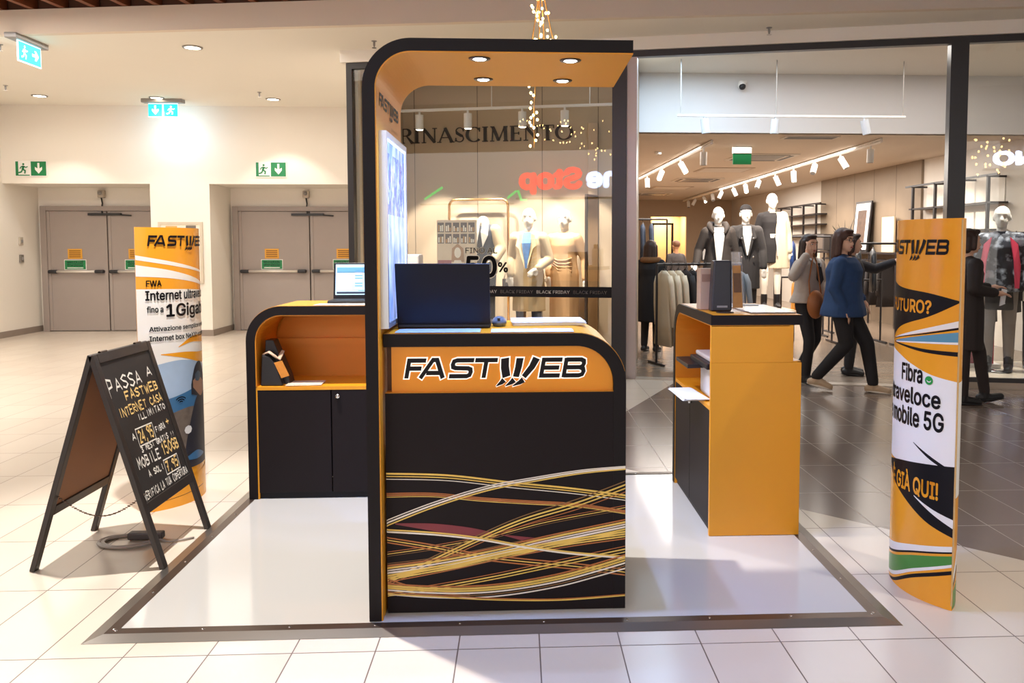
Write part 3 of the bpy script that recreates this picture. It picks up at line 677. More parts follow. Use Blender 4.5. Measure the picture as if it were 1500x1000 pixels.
def counter(label, fmap, L, D, front, end, loc, group, step=.045):
    """L along the counter from the square end to the rounded end; s from the staff side (0) to the public side (D)"""
    t = thing('kiosk_counter', label, 'counter', loc, group=group)
    H, r, th = 1.131, .2, .05
    f = lambda a, b, s: fmap(a, s, b)
    rev = lambda P: [(L - p[0], p[1]) for p in P][::-1]
    O = rev(rrpath(0, KB, L, H, r, 14)); I = rev(rrpath(th, KB, L, H - th, r - th, 14))
    m = MB(); m.band(O, I, f, 0, D); obj('frame', m, BLACK, t)
    O2 = [(p[0] + (0.002 if p[1] < H - .001 else 0), p[1] + .002) for p in O]
    m = MB(); m.band([p for p in O2 if p[1] > .97], [p for p in O if p[1] > .97 - .002][:len([p for p in O2 if p[1] > .97])], f, .012, D - .012); obj('worktop', m, YEL, t)
    i0 = th
    # inner lining, staff side
    I3 = rev(rrpath(th + .006, .66, L, H - th - .006, r - th - .006, 12)); I2 = rev(rrpath(th, .66, L, H - th, r - th, 12))
    m = MB(); m.band(I2, I3, f, .004, D - step - .02); obj('lining', m, YELD, t)
    if end:
        m = MB(); m.prism([(0, KB), (.02, KB), (.02, .893), (0, .893)], f, 0, D - .002); lo = obj('end_panel', m, YEL, t, bev=.002)
        m = MB(); m.prism([(0, .893), (.02, .893), (.02, H - th), (0, H - th)], f, 0, D - step); obj('end_panel', m, YEL, t, bev=.002)
    # public side
    m = MB(); m.prism([(.004, KB), (L - th, KB), (L - th, .897), (.004, .897)], f, D - .02, D - .001); fp = obj('front_panel', m, PANELBLACK, t)
    Y = rev(rrpath(th + .001, .897, L - .028, H - th - .001, r - th, 12)); Y = Y + [(.028, .897)]
    m = MB(); m.prism([(p[0], p[1]) for p in Y], f, D - step - .01, D - (.018 if front else step)); lp = obj('logo_panel', m, mat('logo_yellow', '#e8951a', .35, var=.03), t)
    m = MB(); m.prism([(.004, .893), (L - th, .893), (L - th, .9), (.004, .9)], f, D - step - .01, D - .006); obj('ledge', m, YEL, t)
    # staff side: shelf, back, doors
    m = MB(); m.prism([(.02, .648), (L - th, .648), (L - th, .668), (.02, .668)], f, .004, D - step - .01); obj('shelf', m, YEL, t)
    m = MB(); m.prism([(.02, .668), (L - th, .668), (L - th, H - th), (.02, H - th)] if False else [(.02, .668), (L - th - .006, .668), (L - th - .006, .92), (L - .11, 1.03), (L - .2, H - th - .006), (.02, H - th - .006)], f, D - step - .03, D - step - .012)
    m.prism([(.02, .86), (L - th - .01, .86), (L - th - .01, .905), (.02, .905)], f, D - step - .05, D - step - .03); obj('back_panel', m, YELD, t)
    mid = L - .475
    for a, b in ((.022, mid - .003), (mid + .003, L - th - .004)):
        m = MB(); m.prism([(a, KB + .035), (b, KB + .035), (b, .646), (a, .646)], f, .006, .024); d = obj('door', m, PANELBLACK, t, bev=.002)
        if a < .3:
            k = MB(); c = fmap(mid - .04, .004, .612); e = fmap(mid - .04, -.012, .612); k.cyl(c, e, .013, 16, .012); obj('lock', k, CHROME, d, smooth=True)
    m = MB(); m.prism([(.02, KB), (L - th, KB), (L - th, KB + .035), (.02, KB + .035)], f, .02, .04); obj('plinth', m, INK, t)
    m = MB(); m.prism([(L - th - .008, KB), (L - th, KB), (L - th, .648), (L - th - .008, .648)], f, .004, .2); obj('edge_trim', m, YEL, t)
    return t, fp, lp
# front counter under the arch
FL, FD = .956, .55
tf, fp, lp = counter('front kiosk counter with large word mark and light trail print under the arch', lambda a, s, z: Vector((-.531 + a, 3.757 - s, z)), FL, FD, True, False, (-.05, 3.48, KB), 'kiosk counters')
yl = 3.757 - FD + .018
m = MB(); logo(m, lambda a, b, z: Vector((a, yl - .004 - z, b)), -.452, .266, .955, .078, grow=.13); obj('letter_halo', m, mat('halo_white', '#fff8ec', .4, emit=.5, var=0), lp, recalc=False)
m = MB(); logo(m, lambda a, b, z: Vector((a, yl - .008 - z, b)), -.452, .266, .955, .078); obj('lettering', m, INK, lp, recalc=False)
m = MB(); m.bx(-.526, -.503, 3.26, 3.30, .9, 1.08); obj('shadow_gap_panel', m, mat('brown_edge', '#5b3b1e', .5), tf)
# light trails
TR = [mat('trail_gold', '#e2c05c', .4, var=.25, scale=9), mat('trail_white', '#e9e3d8', .4, var=.1), mat('trail_orange', '#b06a33', .4, var=.25, scale=9), mat('trail_red', '#7a2b34', .5, var=.3), mat('trail_dim', '#7c5a30', .5, var=.2)]
def cat_rom(P, n=10):
    out = []
    for i in range(len(P) - 1):
        p0, p1, p2, p3 = P[max(i - 1, 0)], P[i], P[i + 1], P[min(i + 2, len(P) - 1)]
        for k in range(n):
            t = k / n
            out.append(tuple(.5 * ((2 * p1[j]) + (-p0[j] + p2[j]) * t + (2 * p0[j] - 5 * p1[j] + 4 * p2[j] - p3[j]) * t * t + (-p0[j] + 3 * p1[j] - 3 * p2[j] + p3[j]) * t ** 3) for j in (0, 1)))
    return out + [P[-1]]
m = MB(); lay = [0]
def trail(P, w, c, w1=None):
    C = cat_rom(P); n = len(C); lay[0] += 1; m.m = c
    y = 3.2065 - lay[0] * 2e-5
    ribbon(m, [(-.531 + (a - 143) / 838.7, .9413 - b / 813.7, (w + ((w1 or w) - w) * i / n) / 950) for i, (a, b) in enumerate(C)], .01, lambda a, b, z: Vector((min(max(a, -.5265), .424), y, b)))
def bundle(P, spread, cols, ws, taper=1.0):
    for k, (c, w) in enumerate(zip(cols, ws)):
        d0 = spread * (k - (len(cols) - 1) / 2); n = len(P)
        trail([(a, b + d0 * (1 + (taper - 1) * i / (n - 1))) for i, (a, b) in enumerate(P)], w, c)
lay[0] += 1; m.m = 3
q = cat_rom([(175, 458), (300, 461), (420, 476), (495, 493)]); q2 = cat_rom([(175, 462), (260, 478), (380, 500), (495, 505)])
m.add([Vector((-.531 + (a - 143) / 838.7, 3.2064, .9413 - b / 813.7)) for a, b in q + q2], [(i, i + 1, len(q) + i + 1, len(q) + i) for i in range(len(q) - 1)])
m.add([Vector((-.531 + (a - 143) / 838.7, 3.2064, .9413 - b / 813.7)) for a, b in ((520, 500), (650, 515), (760, 540), (640, 535))], [(0, 1, 2, 3)])
bundle([(143, 560), (300, 540), (480, 510), (680, 462), (945, 418)], 7, (2, 0, 4), (2.5, 3, 2))
bundle([(143, 596), (300, 580), (450, 556), (640, 520), (945, 476)], 5, (4, 2, 4), (3, 2, 3))
bundle([(143, 366), (300, 367), (450, 383), (600, 395), (780, 408), (945, 434)], 6, (2, 2, 0), (4, 6, 3), .8)
bundle([(143, 304), (350, 312), (560, 338), (760, 360), (945, 386)], 9, (0, 0, 1), (7, 4, 3), .9)
bundle([(143, 512), (300, 540), (450, 572), (600, 592), (780, 612), (945, 634)], 8, (2, 0, 2), (5, 4, 5), 1.2)
bundle([(143, 652), (280, 592), (450, 516), (600, 456), (780, 405), (945, 348)], 8, (4, 0, 0, 2), (4, 6, 5, 3), 1.5)
bundle([(143, 618), (300, 600), (500, 566), (700, 524), (945, 478)], 8, (2, 0, 1, 1, 0, 0), (5, 7, 5, 7, 6, 4), 1.0)
bundle([(143, 642), (350, 606), (550, 566), (750, 534), (945, 510)], 7, (0, 0, 0, 2), (7, 6, 5, 4), 1.1)
bundle([(143, 640), (300, 655), (500, 632), (700, 600), (945, 555)] if False else [(143, 690), (300, 672), (500, 640), (700, 602), (945, 556)], 8, (2, 0, 0), (3, 5, 4), 1.2)
bundle([(143, 645), (230, 672), (330, 690), (420, 700)], 9, (2, 2), (5, 4), .6)
bundle([(143, 482), (300, 494), (450, 513), (600, 541), (760, 566), (945, 584)], 7, (0, 1), (6, 6), .7)
bundle([(143, 674), (280, 686), (420, 690), (560, 681), (720, 656), (850, 624), (945, 598)], 7, (2, 0, 0, 1, 4, 1), (6, 8, 7, 6, 4, 5), 1.3)
bundle([(143, 688), (300, 700), (500, 715), (720, 721), (945, 710)], 6, (2, 0), (4, 5), .6)
bundle([(143, 458), (300, 400), (480, 348), (640, 320), (800, 297), (945, 286)], 9, (1, 1, 0), (4, 6, 5), .5)
obj('light_trail_print', m, TR, fp, recalc=False)

# left counter (its staff side towards the viewer) and right counter
counter('left kiosk counter with open yellow shelf and two black doors facing the viewer', lambda a, s, z: Vector((-.56 - a, 4.72 + s, z)), 1.0, .48, False, False, (-1.06, 4.95, KB), 'kiosk counters')
tr_, fp2, lp2 = counter('right kiosk counter with plain yellow end panel facing the viewer', lambda a, s, z: Vector((.953 + s, 4.0 + a, z)), .985, .462, False, True, (1.18, 4.49, KB), 'kiosk counters')
m = MB(); m.lathe([(.032, 0), (.045, 0), (.045, .004), (.032, .004)], 24, Matrix.Translation((1.055, 4.13, 1.133))); m.lathe([(.001, .001), (.033, .001), (.033, .002), (.001, .002)], 24, Matrix.Translation((1.055, 4.13, 1.133))); obj('cable_grommet', m, mat('grommet_dark', '#2d1c10', .5), tr_)

# ---- things on the counters
ZT = 1.134
def laptop(label, loc, rz, w, d, h, tilt, screen):
    t = thing('laptop', label, 'laptop', loc, rz, group='laptops on the kiosk counters')
    m = MB(); m.box((0, 0, .009), (w, d, .018), bev=.006); base = obj('base', m, DARKP, t, world=False)
    T = Matrix.Translation((0, d / 2 - .004, .016)) @ Matrix.Rotation(-tilt, 4, 'X')
    m = MB(); m.box((0, 0, h / 2), (w, .008, h), T, bev=.008 if False else .003); lid = obj('lid', m, NAVYP, t, world=False)
    m = MB(); m.box((0, -.0045, h / 2 + .006), (w - .024, .001, h - .034), T); sc = obj('screen', m, DARKP if not screen else mat('screen_blue', '#a9cdf2', .3, emit=.42, var=0, emit_col='#9fc6f0'), lid, world=False)
    if screen:
        m = MB(); q = lambda a, b: T @ Vector((a, -.0056, b))
        def r(x0, x1, z0, z1, c): m.m = c; m.add([q(x0, z0), q(x1, z0), q(x1, z1), q(x0, z1)], [(0, 1, 2, 3)])
        W2 = w / 2 - .02
        r(-W2, W2, h - .06, h - .03, 1); r(-W2, W2, h - .063, h - .06, 0)
        r(-W2, -W2 + .09, .05, h - .08, 2)
        for i in range(8):
            for k in range(3): r(-W2 + .11 + k * .07, -W2 + .11 + k * .07 + .045, .06 + i * .016, .066 + i * .016, 1 if (i + k) % 3 else 3)
        r(-W2, W2, .03, .042, 0); r(-W2 + .13, W2, .048, .052, 1)
        obj('window_print', m, [mat('ui_dark', '#1f2d46', .4, emit=.1, var=0), mat('ui_blue', '#5a97dc', .4, emit=.28, var=0), mat('ui_pale', '#bcdaf6', .4, emit=.42, var=0), mat('ui_white', '#e2eefc', .4, emit=.5, var=0)], sc, world=False, recalc=False)
    m = MB(); m.box((0, -.01, .0185), (w - .05, d * .5, .001)); obj('keyboard', m, INK, base, world=False)
    return t
laptop('open dark laptop seen from behind on the front counter', (-.312, 3.53, ZT), PI, .385, .25, .262, math.radians(14), False)
laptop('open laptop with a lit blue screen on the left counter', (-.958, 4.99, ZT), math.radians(3), .36, .22, .225, math.radians(12), True)
# mouse beside the front laptop
t = thing('computer_mouse', 'grey blue computer mouse on the front counter beside the laptop', 'mouse', (-.085, 3.5, ZT))
m = MB(); m.ell((-.085, 3.5, ZT + .016), (.032, .055, .026), 18, 10); obj('shell', m, mat('mouse_blue', '#5a626c', .3), t, smooth=True)
m = MB(); m.cyl((-.091, 3.455, ZT + .034), (-.079, 3.455, ZT + .034), .009, 12); obj('wheel', m, DARKP, t)
def sheets(name, label, cat, c, w, d, n, rz, m_, group=None, z=ZT, jit=.004, th=.0012):
    mb = MB(); r = random.Random(hash(label) % 1000 if False else len(label))
    for k in range(n):
        T = Matrix.Translation((c[0] + (r.random() - .5) * jit * 3, c[1] + (r.random() - .5) * jit * 3, z + th * k)) @ Matrix.Rotation(rz + (r.random() - .5) * jit * 8, 4, 'Z')
        mb.box((0, 0, th / 2), (w, d, th * .92), T)
    return tag(obj(name, mb, m_), label, cat, group)
FLY = mat('flyer_pale_blue', '#b9cdea', .35, var=.12, scale=22)
sheets('leaflet_sheet', 'pale blue sheet flat in front of the laptop on the front counter', 'paper', (-.325, 3.3, 0), .33, .14, 2, 0, FLY, 'loose sheets on the front counter')
sheets('leaflet_sheet', 'white sheet flat at the front edge of the front counter, right of the laptop', 'paper', (.055, 3.29, 0), .33, .13, 2, .02, mat('flyer_white', '#d9e2f0', .35, var=.08, scale=22), 'loose sheets on the front counter')
sheets('leaflet_stack', 'stack of white leaflets at the right of the front counter top', 'paper', (.125, 3.6, 0), .31, .21, 14, .05, PAPER, None)
sheets('paper_sheet', 'white paper sheet spread in front of the lit laptop on the left counter', 'paper', (-.98, 4.80, 0), .4, .13, 2, 0, PAPER)
# printer block on the left counter
t = thing('label_printer', 'white box printer on the left counter behind the arch panel', 'printer', (-.66, 5.02, ZT))
m = MB(); m.box((-.66, 5.02, ZT + .145), (.13, .2, .29), bev=.01); obj('body', m, WHITEP, t)
m = MB(); m.box((-.70, 5.0, ZT + .325), (.045, .1, .07), bev=.008); obj('paper_feed', m, DARKP, t)
# shelf of the left counter
ZS = .669
t = thing('brochure_holder', 'black angled brochure holder with orange card on the left counter shelf', 'holder', (-1.40, 4.84, ZS))
m = MB()
P = [(-1.485, ZS), (-1.335, ZS), (-1.345, ZS + .045), (-1.43, ZS + .26), (-1.475, ZS + .26)]
m.prism(P, fxz, 4.80, 4.90); obj('back_wing', m, DARKP, t, bev=.004)
P = [(-1.49, ZS), (-1.365, ZS), (-1.40, ZS + .12), (-1.435, ZS + .17), (-1.48, ZS + .18)]
m = MB(); m.prism(P, fxz, 4.745, 4.80); obj('body', m, DARKP, t, bev=.006)
m = MB(); m.tube([(-1.475, 4.775, ZS + .18), (-1.44, 4.76, ZS + .195), (-1.41, 4.765, ZS + .17), (-1.39, 4.77, ZS + .155), (-1.37, 4.79, ZS + .20)], [.018, .022, .024, .02, .012], 10, flat=.35); obj('paper_roll', m, mat('roll_beige', '#c9ad93', .5), t, smooth=True)
m = MB(); m.add([(-1.41, 4.742, ZS + .135), (-1.365, 4.742, ZS + .148), (-1.325, 4.742, ZS + .06), (-1.37, 4.742, ZS + .045), (-1.41, 4.746, ZS + .135), (-1.365, 4.746, ZS + .148), (-1.325, 4.746, ZS + .06), (-1.37, 4.746, ZS + .045)], [(0, 1, 2, 3), (7, 6, 5, 4), (0, 4, 5, 1), (1, 5, 6, 2), (2, 6, 7, 3), (3, 7, 4, 0)]); obj('card', m, mat('orange_card', '#d98c33', .5, var=.15, scale=40), t, label='orange printed card')
sheets('leaflet_pile', 'small pile of pale leaflets lying on the left counter shelf', 'paper', (-1.25, 4.81, 0), .2, .14, 6, .06, mat('leaflet_cream', '#e0d2bd', .5, var=.1, scale=20), None, ZS)
# right counter top
t = thing('router_box', 'upright navy black router box on the right counter', 'box', (1.055, 4.235, ZT))
m = MB(); m.prism([(1.0, ZT), (1.11, ZT), (1.108, ZT + .265), (1.012, ZT + .265)], fxz, 4.2, 4.27); obj('body', m, mat('router_navy', '#20212c', .35), t, bev=.008)
m = MB(); m.bx(1.03, 1.085, 4.197, 4.2, ZT + .02, ZT + .03); obj('vent_strip', m, GREYP, t)
t = thing('phone_box', 'beige upright carton standing behind the navy router box', 'box', (1.01, 4.36, ZT))
m = MB(); m.box((1.005, 4.36, ZT + .11), (.075, .09, .22), bev=.003); obj('carton', m, mat('carton_beige', '#c3a58c', .5), t)
m = MB(); m.bx(.975, 1.035, 4.3125, 4.315, ZT + .15, ZT + .19); obj('print', m, mat('carton_print', '#a07d68', .5), t)
t = thing('menu_stand', 'clear acrylic stand with an orange leaflet on the right counter', 'stand', (1.14, 4.17, ZT))
m = MB(); m.prism([(1.105, ZT), (1.165, ZT), (1.142, ZT + .31), (1.098, ZT + .31)], fxz, 4.18, 4.185); acr = bpy.data.materials.new('acrylic_clear'); acr.use_nodes = True
b = acr.node_tree.nodes['Principled BSDF']; b.inputs['Base Color'].default_value = (.95, .93, .9, 1); b.inputs['Roughness'].default_value = .05; b.inputs['Alpha'].default_value = .16
obj('holder', m, acr, t)
m = MB(); m.prism([(1.165, ZT), (1.168, ZT), (1.145, ZT + .31), (1.142, ZT + .31)], fxz, 4.16, 4.23); obj('side_wing', m, acr, t)
m = MB(); m.prism([(1.108, ZT + .02), (1.16, ZT + .02), (1.145, ZT + .24), (1.103, ZT + .24)], fxz, 4.176, 4.179); m.m = 1; m.prism([(1.112, ZT + .1), (1.152, ZT + .1), (1.146, ZT + .2), (1.107, ZT + .2)], fxz, 4.1745, 4.176); obj('leaflet', m, [mat('leaflet_amber', '#a8773c', .5, var=.2, scale=30), mat('leaflet_brown', '#5e4027', .5, var=.3, scale=40)], t, label='orange and brown leaflet')
t = thing('document_tray', 'flat grey document tray with papers on the right counter top', 'tray', (1.28, 4.3, ZT))
m = MB(); m.bx(1.17, 1.40, 4.06, 4.60, ZT, ZT + .006); obj('tray', m, mat('tray_grey', '#8d8580', .25), t, bev=.002)
m = MB(); m.bx(1.18, 1.34, 4.5, 4.58, ZT + .006, ZT + .01, M=None); obj('paper', m, PAPER, t)
sheets('paper_note', 'crumpled white note at the back of the grey tray on the right counter', 'paper', (1.21, 4.68, 0), .14, .1, 3, .3, PAPER, None, ZT)
# inside the right counter
t = thing('printer', 'white desktop printer inside the open shelf of the right counter', 'printer', (1.09, 4.3, ZS))
m = MB(); m.box((1.13, 4.27, ZS + .085), (.26, .36, .17), bev=.02); obj('body', m, mat('printer_white', '#d8d0c8', .4), t)
m = MB(); m.prism([(.99, ZS + .2), (1.22, ZS + .2), (1.22, ZS + .225), (.99, ZS + .225)], fxz, 4.1, 4.52); obj('lid', m, mat('printer_lid', '#cfc3b8', .4), t, bev=.008)
m = MB(); m.box((1.08, 4.32, ZS + .185), (.24, .4, .03), bev=.006); obj('scanner_gap', m, DARKP, t)
m = MB(); m.prism([(.90, ZS + .152), (1.02, ZS + .155), (1.02, ZS + .175), (.90, ZS + .172)], fxz, 4.30, 4.62); obj('paper_tray', m, DARKP, t)
sheets('printed_pages', 'loose white pages sticking out of the right counter shelf', 'paper', (.915, 4.34, 0), .12, .34, 9, .06, PAPER, None, ZS + .001, .008)
# ================================================================== TOTEMS, CHALKBOARD, CABLE
class Lens:
    def __init__(s, E0, E1, sag, side):
        E0, E1 = Vector(E0), Vector(E1); s.c = (E1 - E0).length; s.R = (s.c * s.c / 4 + sag * sag) / (2 * sag)
        s.d = (E1 - E0) / s.c; s.n = Vector((-s.d.y, s.d.x)) * side; s.cen = (E0 + E1) / 2 - s.n * (s.R - sag); s.a = math.asin(s.c / 2 / s.R)
    def p(s, u, z, off=0.0):
        t = (2 * u - 1) * s.a; q = s.cen + (s.d * math.sin(t) + s.n * math.cos(t)) * (s.R + off); return Vector((q.x, q.y, z))
def totem(name, label, E0, E1, sag, side, H):
    A = Lens(E0, E1, sag, side); B = Lens(E1, E0, sag, side)
    c = (Vector(E0) + Vector(E1)) / 2
    t = thing(name, label, 'totem', (c.x, c.y, 0), group='cardboard totems beside the kiosk')
    ring = [A.p(i / 56, 0) for i in range(56)] + [B.p(i / 56, 0) for i in range(56)]
    m = MB(); n = len(ring)
    m.add(ring + [p + Vector((0, 0, H)) for p in ring], [(i, (i + 1) % n, n + (i + 1) % n, n + i) for i in range(n)] + [tuple(range(n - 1, -1, -1)), tuple(range(n, 2 * n))])
    obj('body', m, ORINK, t)
    return t, A, B
def zone(m, A, c, lo, hi, lay, u0=0.0, u1=1.0, n=56):
    """printed area between the curves lo(u) and hi(u)"""
    m.m = c; vs = []
    for i in range(n + 1):
        u = u0 + (u1 - u0) * i / n
        for z in (lo(u), max(hi(u), lo(u) + 1e-4)): vs.append(A.p(u, z, lay * .0003))
    m.add(vs, [(2 * i, 2 * i + 2, 2 * i + 3, 2 * i + 1) for i in range(n)])
def ln(*pts):
    """smooth curve through (u, z) points"""
    C = cat_rom([tuple(map(float, p)) for p in pts], 12)
    def f(u):
        if u <= C[0][0]: return C[0][1]
        for a, b in zip(C, C[1:]):
            if a[0] <= u <= b[0]: return a[1] + (b[1] - a[1]) * (u - a[0]) / max(1e-9, b[0] - a[0])
        return C[-1][1]
    return f
PR = [ORINK, WHITEINK, INK, mat('print_blue', '#5b93ad', .3), mat('print_green', '#4a8a3c', .3), mat('print_dark_blue', '#3b5268', .4, var=.2, scale=14), mat('print_sky', '#a9bfd8', .3, var=.28, scale=5), mat('print_rock', '#6f6257', .5, var=.45, scale=26), mat('print_skin', '#a77c63', .5, var=.2, scale=20), mat('print_jacket', '#2b2a33', .5, var=.3, scale=12), mat('print_sea', '#3f6f98', .35, var=.25, scale=9)]
# right totem
tr, RA, RB = totem('totem', 'right curved totem asking about the future, on the tiles near the shop entrance', (1.745, 3.655), (1.745, 3.145), .105, -1, 1.585)
m = MB()
zone(m, RA, 2, ln((0, .98), (.4, 1.118), (.77, 1.186), (1, 1.25)), ln((0, 1.36), (.4, 1.305), (.77, 1.283), (1, 1.256)), 2)
zone(m, RA, 1, ln((.34, 1.075), (.7, 1.115), (1, 1.152)), ln((.34, 1.078), (.7, 1.13), (1, 1.178)), 2, .34)
zone(m, RA, 2, ln((.3, 1.07), (.7, 1.108), (1, 1.143)), ln((.3, 1.073), (.7, 1.113), (1, 1.152)), 3, .3)
zone(m, RA, 3, ln((.36, 1.062), (.7, 1.08), (1, 1.092)), ln((.36, 1.066), (.7, 1.103), (1, 1.133)), 3, .36)
zone(m, RA, 1, ln((.36, 1.058), (.7, 1.074), (1, 1.083)), ln((.36, 1.062), (.7, 1.08), (1, 1.092)), 3, .36)
zone(m, RA, 2, ln((.3, 1.056), (.5, 1.05), (.75, 1.038), (1, 1.035)), ln((.3, 1.06), (.5, 1.058), (.75, 1.052), (1, 1.053)), 3, .3)
zone(m, RA, 1, lambda u: .55, ln((0, 1.05), (.4, 1.018), (.6, .985), (.8, .95), (1, .932)), 1)
zone(m, RA, 2, ln((0, .60), (.2, .53), (.4, .455), (.6, .395), (.8, .335), (1, .298)), ln((0, .50), (.4, .548), (.7, .572), (1, .59)), 2)
zone(m, RA, 2, ln((.66, .652), (.8, .603), (.93, .57)), ln((.66, .655), (.8, .618), (.93, .584)), 2, .66, .93)
zone(m, RA, 1, ln((.68, .428), (.85, .375), (1, .335)), ln((.68, .431), (.85, .395), (1, .372)), 3, .68)
zone(m, RA, 1, ln((0, .10), (.4, .142), (.7, .197), (1, .243)), ln((0, .14), (.4, .178), (.7, .223), (1, .265)), 2)
zone(m, RA, 2, ln((0, .09), (.4, .132), (.7, .189), (1, .236)), ln((0, .1), (.4, .142), (.7, .197), (1, .243)), 2)
zone(m, RA, 4, ln((0, .0), (.4, .046), (.7, .122), (1, .192)), ln((0, .08), (.4, .12), (.7, .178), (1, .226)), 2)
zone(m, RA, 1, ln((0, -.0), (.4, .030), (.7, .108), (1, .180)), ln((0, .0), (.4, .046), (.7, .122), (1, .192)), 2)
zone(m, RA, 2, ln((.30, .002), (.45, .012), (.7, .082), (1, .150)), ln((.30, .004), (.45, .026), (.7, .098), (1, .166)), 2, .3)
zone(m, RB, 1, ln((0, .1), (.1, .17)), ln((0, .14), (.1, .23)), 2, 0, .14); zone(m, RB, 2, ln((0, .085), (.12, .15)), ln((0, .1), (.12, .17)), 2, 0, .14); zone(m, RB, 4, lambda u: .005, ln((0, .075), (.12, .1)), 2, 0, .16)
zone(m, RB, 1, lambda u: .46, lambda u: .93, 2, 0, .2)
obj('printed_graphic', m, PR, tr, recalc=False)
W_ = .56  # arc length of the face
m = MB(); F = lambda a, b, z: RA.p(a, b, .0022 + z)
logo(m, F, .22, .915, 1.440, .060); obj('lettering', m, INK, tr, recalc=False)
def line(par, F, body, m_, *a):
    q = MB(); put_text(q, body, F, *a, cuts=26); return obj('lettering', q, m_, par, recalc=False)
line(tr, F, 'Fibra', INK, .50, .735, .905, .982, .022); line(tr, F, 'ultraveloce', INK, .19, .885, .812, .885, .022); line(tr, F, 'e mobile 5G', INK, .24, .912, .718, .80, .022)
line(tr, F, 'È IL FUTURO?', ORINK, .04, .795, 1.197, 1.268, .022); line(tr, F, 'È GIÀ QUI!', ORINK, .375, .885, .432, .53, .022)
m = MB(); m.m = 0; c = arc(.79, .925, .033, .018, 0, 360, 16)[:-1]; m.add([F(a, b, 0) for a, b in c], [tuple(range(16))])
m.m = 1; ribbon(m, arc(.79, .929, .018, .01, 200, 340, 6), .004, lambda a, b, z: RA.p(a, b, .0021))
obj('green_badge', m, [mat('badge_green', '#2f9a49', .3), WHITEINK], tr, recalc=False)
m = MB(); m.tube([RA.p(1, .02, .002), RA.p(1, 1.58, .002)], .0035, 6); obj('seam_edge', m, mat('seam_clear', '#c9a46a', .2), tr)
# left totem
c72, s72 = math.cos(math.radians(72)), math.sin(math.radians(72))
E0 = (-2.08, 4.54); tl, LA, LB = totem('totem', 'left curved totem behind the chalkboard advertising fast home internet', E0, (E0[0] + .5 * c72, E0[1] + .5 * s72), .115, -1, 1.578)
m = MB()
zone(m, LA, 1, ln((0, 1.40), (.3, 1.37), (.66, 1.335), (1, 1.31)), ln((0, 1.425), (.3, 1.392), (.66, 1.35), (1, 1.318)), 2)
zone(m, LA, 1, ln((0, 1.31), (.3, 1.297), (.66, 1.265), (1, 1.23)), ln((0, 1.372), (.3, 1.342), (.66, 1.292), (1, 1.24)), 2)
zone(m, LA, 1, lambda u: .30, ln((0, 1.24), (.3, 1.236), (.66, 1.225), (1, 1.21)), 1)
zone(m, LA, 0, ln((.2, .872), (.45, .84), (.7, .80), (1, .78)), ln((.2, .876), (.45, .875), (.7, .86), (1, .85)), 3, .2)
zone(m, LA, 0, ln((.38, .905), (.55, .925), (.75, .915), (1, .90)), ln((.38, .908), (.55, .955), (.75, .96), (1, .955)), 3, .38)
zone(m, LA, 6, lambda u: .30, ln((0, .80), (.3, .83), (.5, .825), (.75, .79), (1, .76)), 3)
zone(m, LA, 10, lambda u: .28, ln((0, .60), (.3, .625), (.6, .66), (.8, .66), (1, .66)), 4)
zone(m, LA, 7, lambda u: .28, ln((0, .48), (.25, .53), (.5, .555), (.7, .53), (1, .5)), 5)
zone(m, LA, 9, lambda u: .2, ln((.42, .30), (.5, .46), (.62, .60), (.8, .62), (1, .6)), 6, .42)
zone(m, LA, 9, ln((.55, .62), (.7, .6), (.85, .62)), ln((.52, .66), (.6, .78), (.72, .80), (.86, .70)), 7, .53, .86)
zone(m, LA, 8, ln((.56, .66), (.7, .60), (.8, .62)), ln((.56, .70), (.66, .72), (.8, .68)), 8, .56, .8)
zone(m, LA, 5, ln((.6, .70), (.66, .69), (.72, .71)), ln((.6, .735), (.66, .75), (.72, .735)), 9, .6, .72)
zone(m, LA, 10, ln((.45, .25), (.6, .24), (.75, .25)), ln((.45, .27), (.6, .29), (.75, .26)), 9, .45, .75)
zone(m, LA, 0, lambda u: .0, ln((0, .16), (.4, .15), (.7, .165), (1, .2)), 9)
for k in range(3): zone(m, LA, 2, ln((.1, .045 + k * .03), (.7, .07 + k * .03)), ln((.1, .047 + k * .03), (.7, .073 + k * .03)), 10, .12, .72) if k < 1 else None
obj('printed_graphic', m, PR, tl, recalc=False)
m = MB(); F = lambda a, b, z: LA.p(a, b, .0034 + z)
logo(m, F, .105, .86, 1.475, .058); obj('lettering', m, INK, tl, recalc=False)
line(tl, F, 'FWA', INK, .085, .225, 1.253, 1.287, .022); line(tl, F, 'Internet ultraveloce', INK, .075, .95, 1.175, 1.23, .022); line(tl, F, 'fino a', INK, .085, .235, 1.108, 1.145, .022); line(tl, F, '1Gigabit', INK, .26, .93, 1.062, 1.155, .022)
line(tl, F, 'Attivazione semplice e veloce', INK, .10, .95, .998, 1.032, .022); line(tl, F, 'Internet box NeXXt e antenna', INK, .10, .95, .95, .98, .022)
m = MB()
for r_ in (.012, .024, .036): ribbon(m, arc(.39, .585, r_ * 2.0, r_, 40, 140, 8), .007, lambda a, b, z: LA.p(a, b, .0036))
m.m = 1; c = arc(.47, .425, .05, .025, 0, 360, 8)[:-1]; m.add([F(a, b, 0) for a, b in c], [tuple(range(8))])
obj('lettering', m, [INK, WHITEINK], tl, recalc=False)

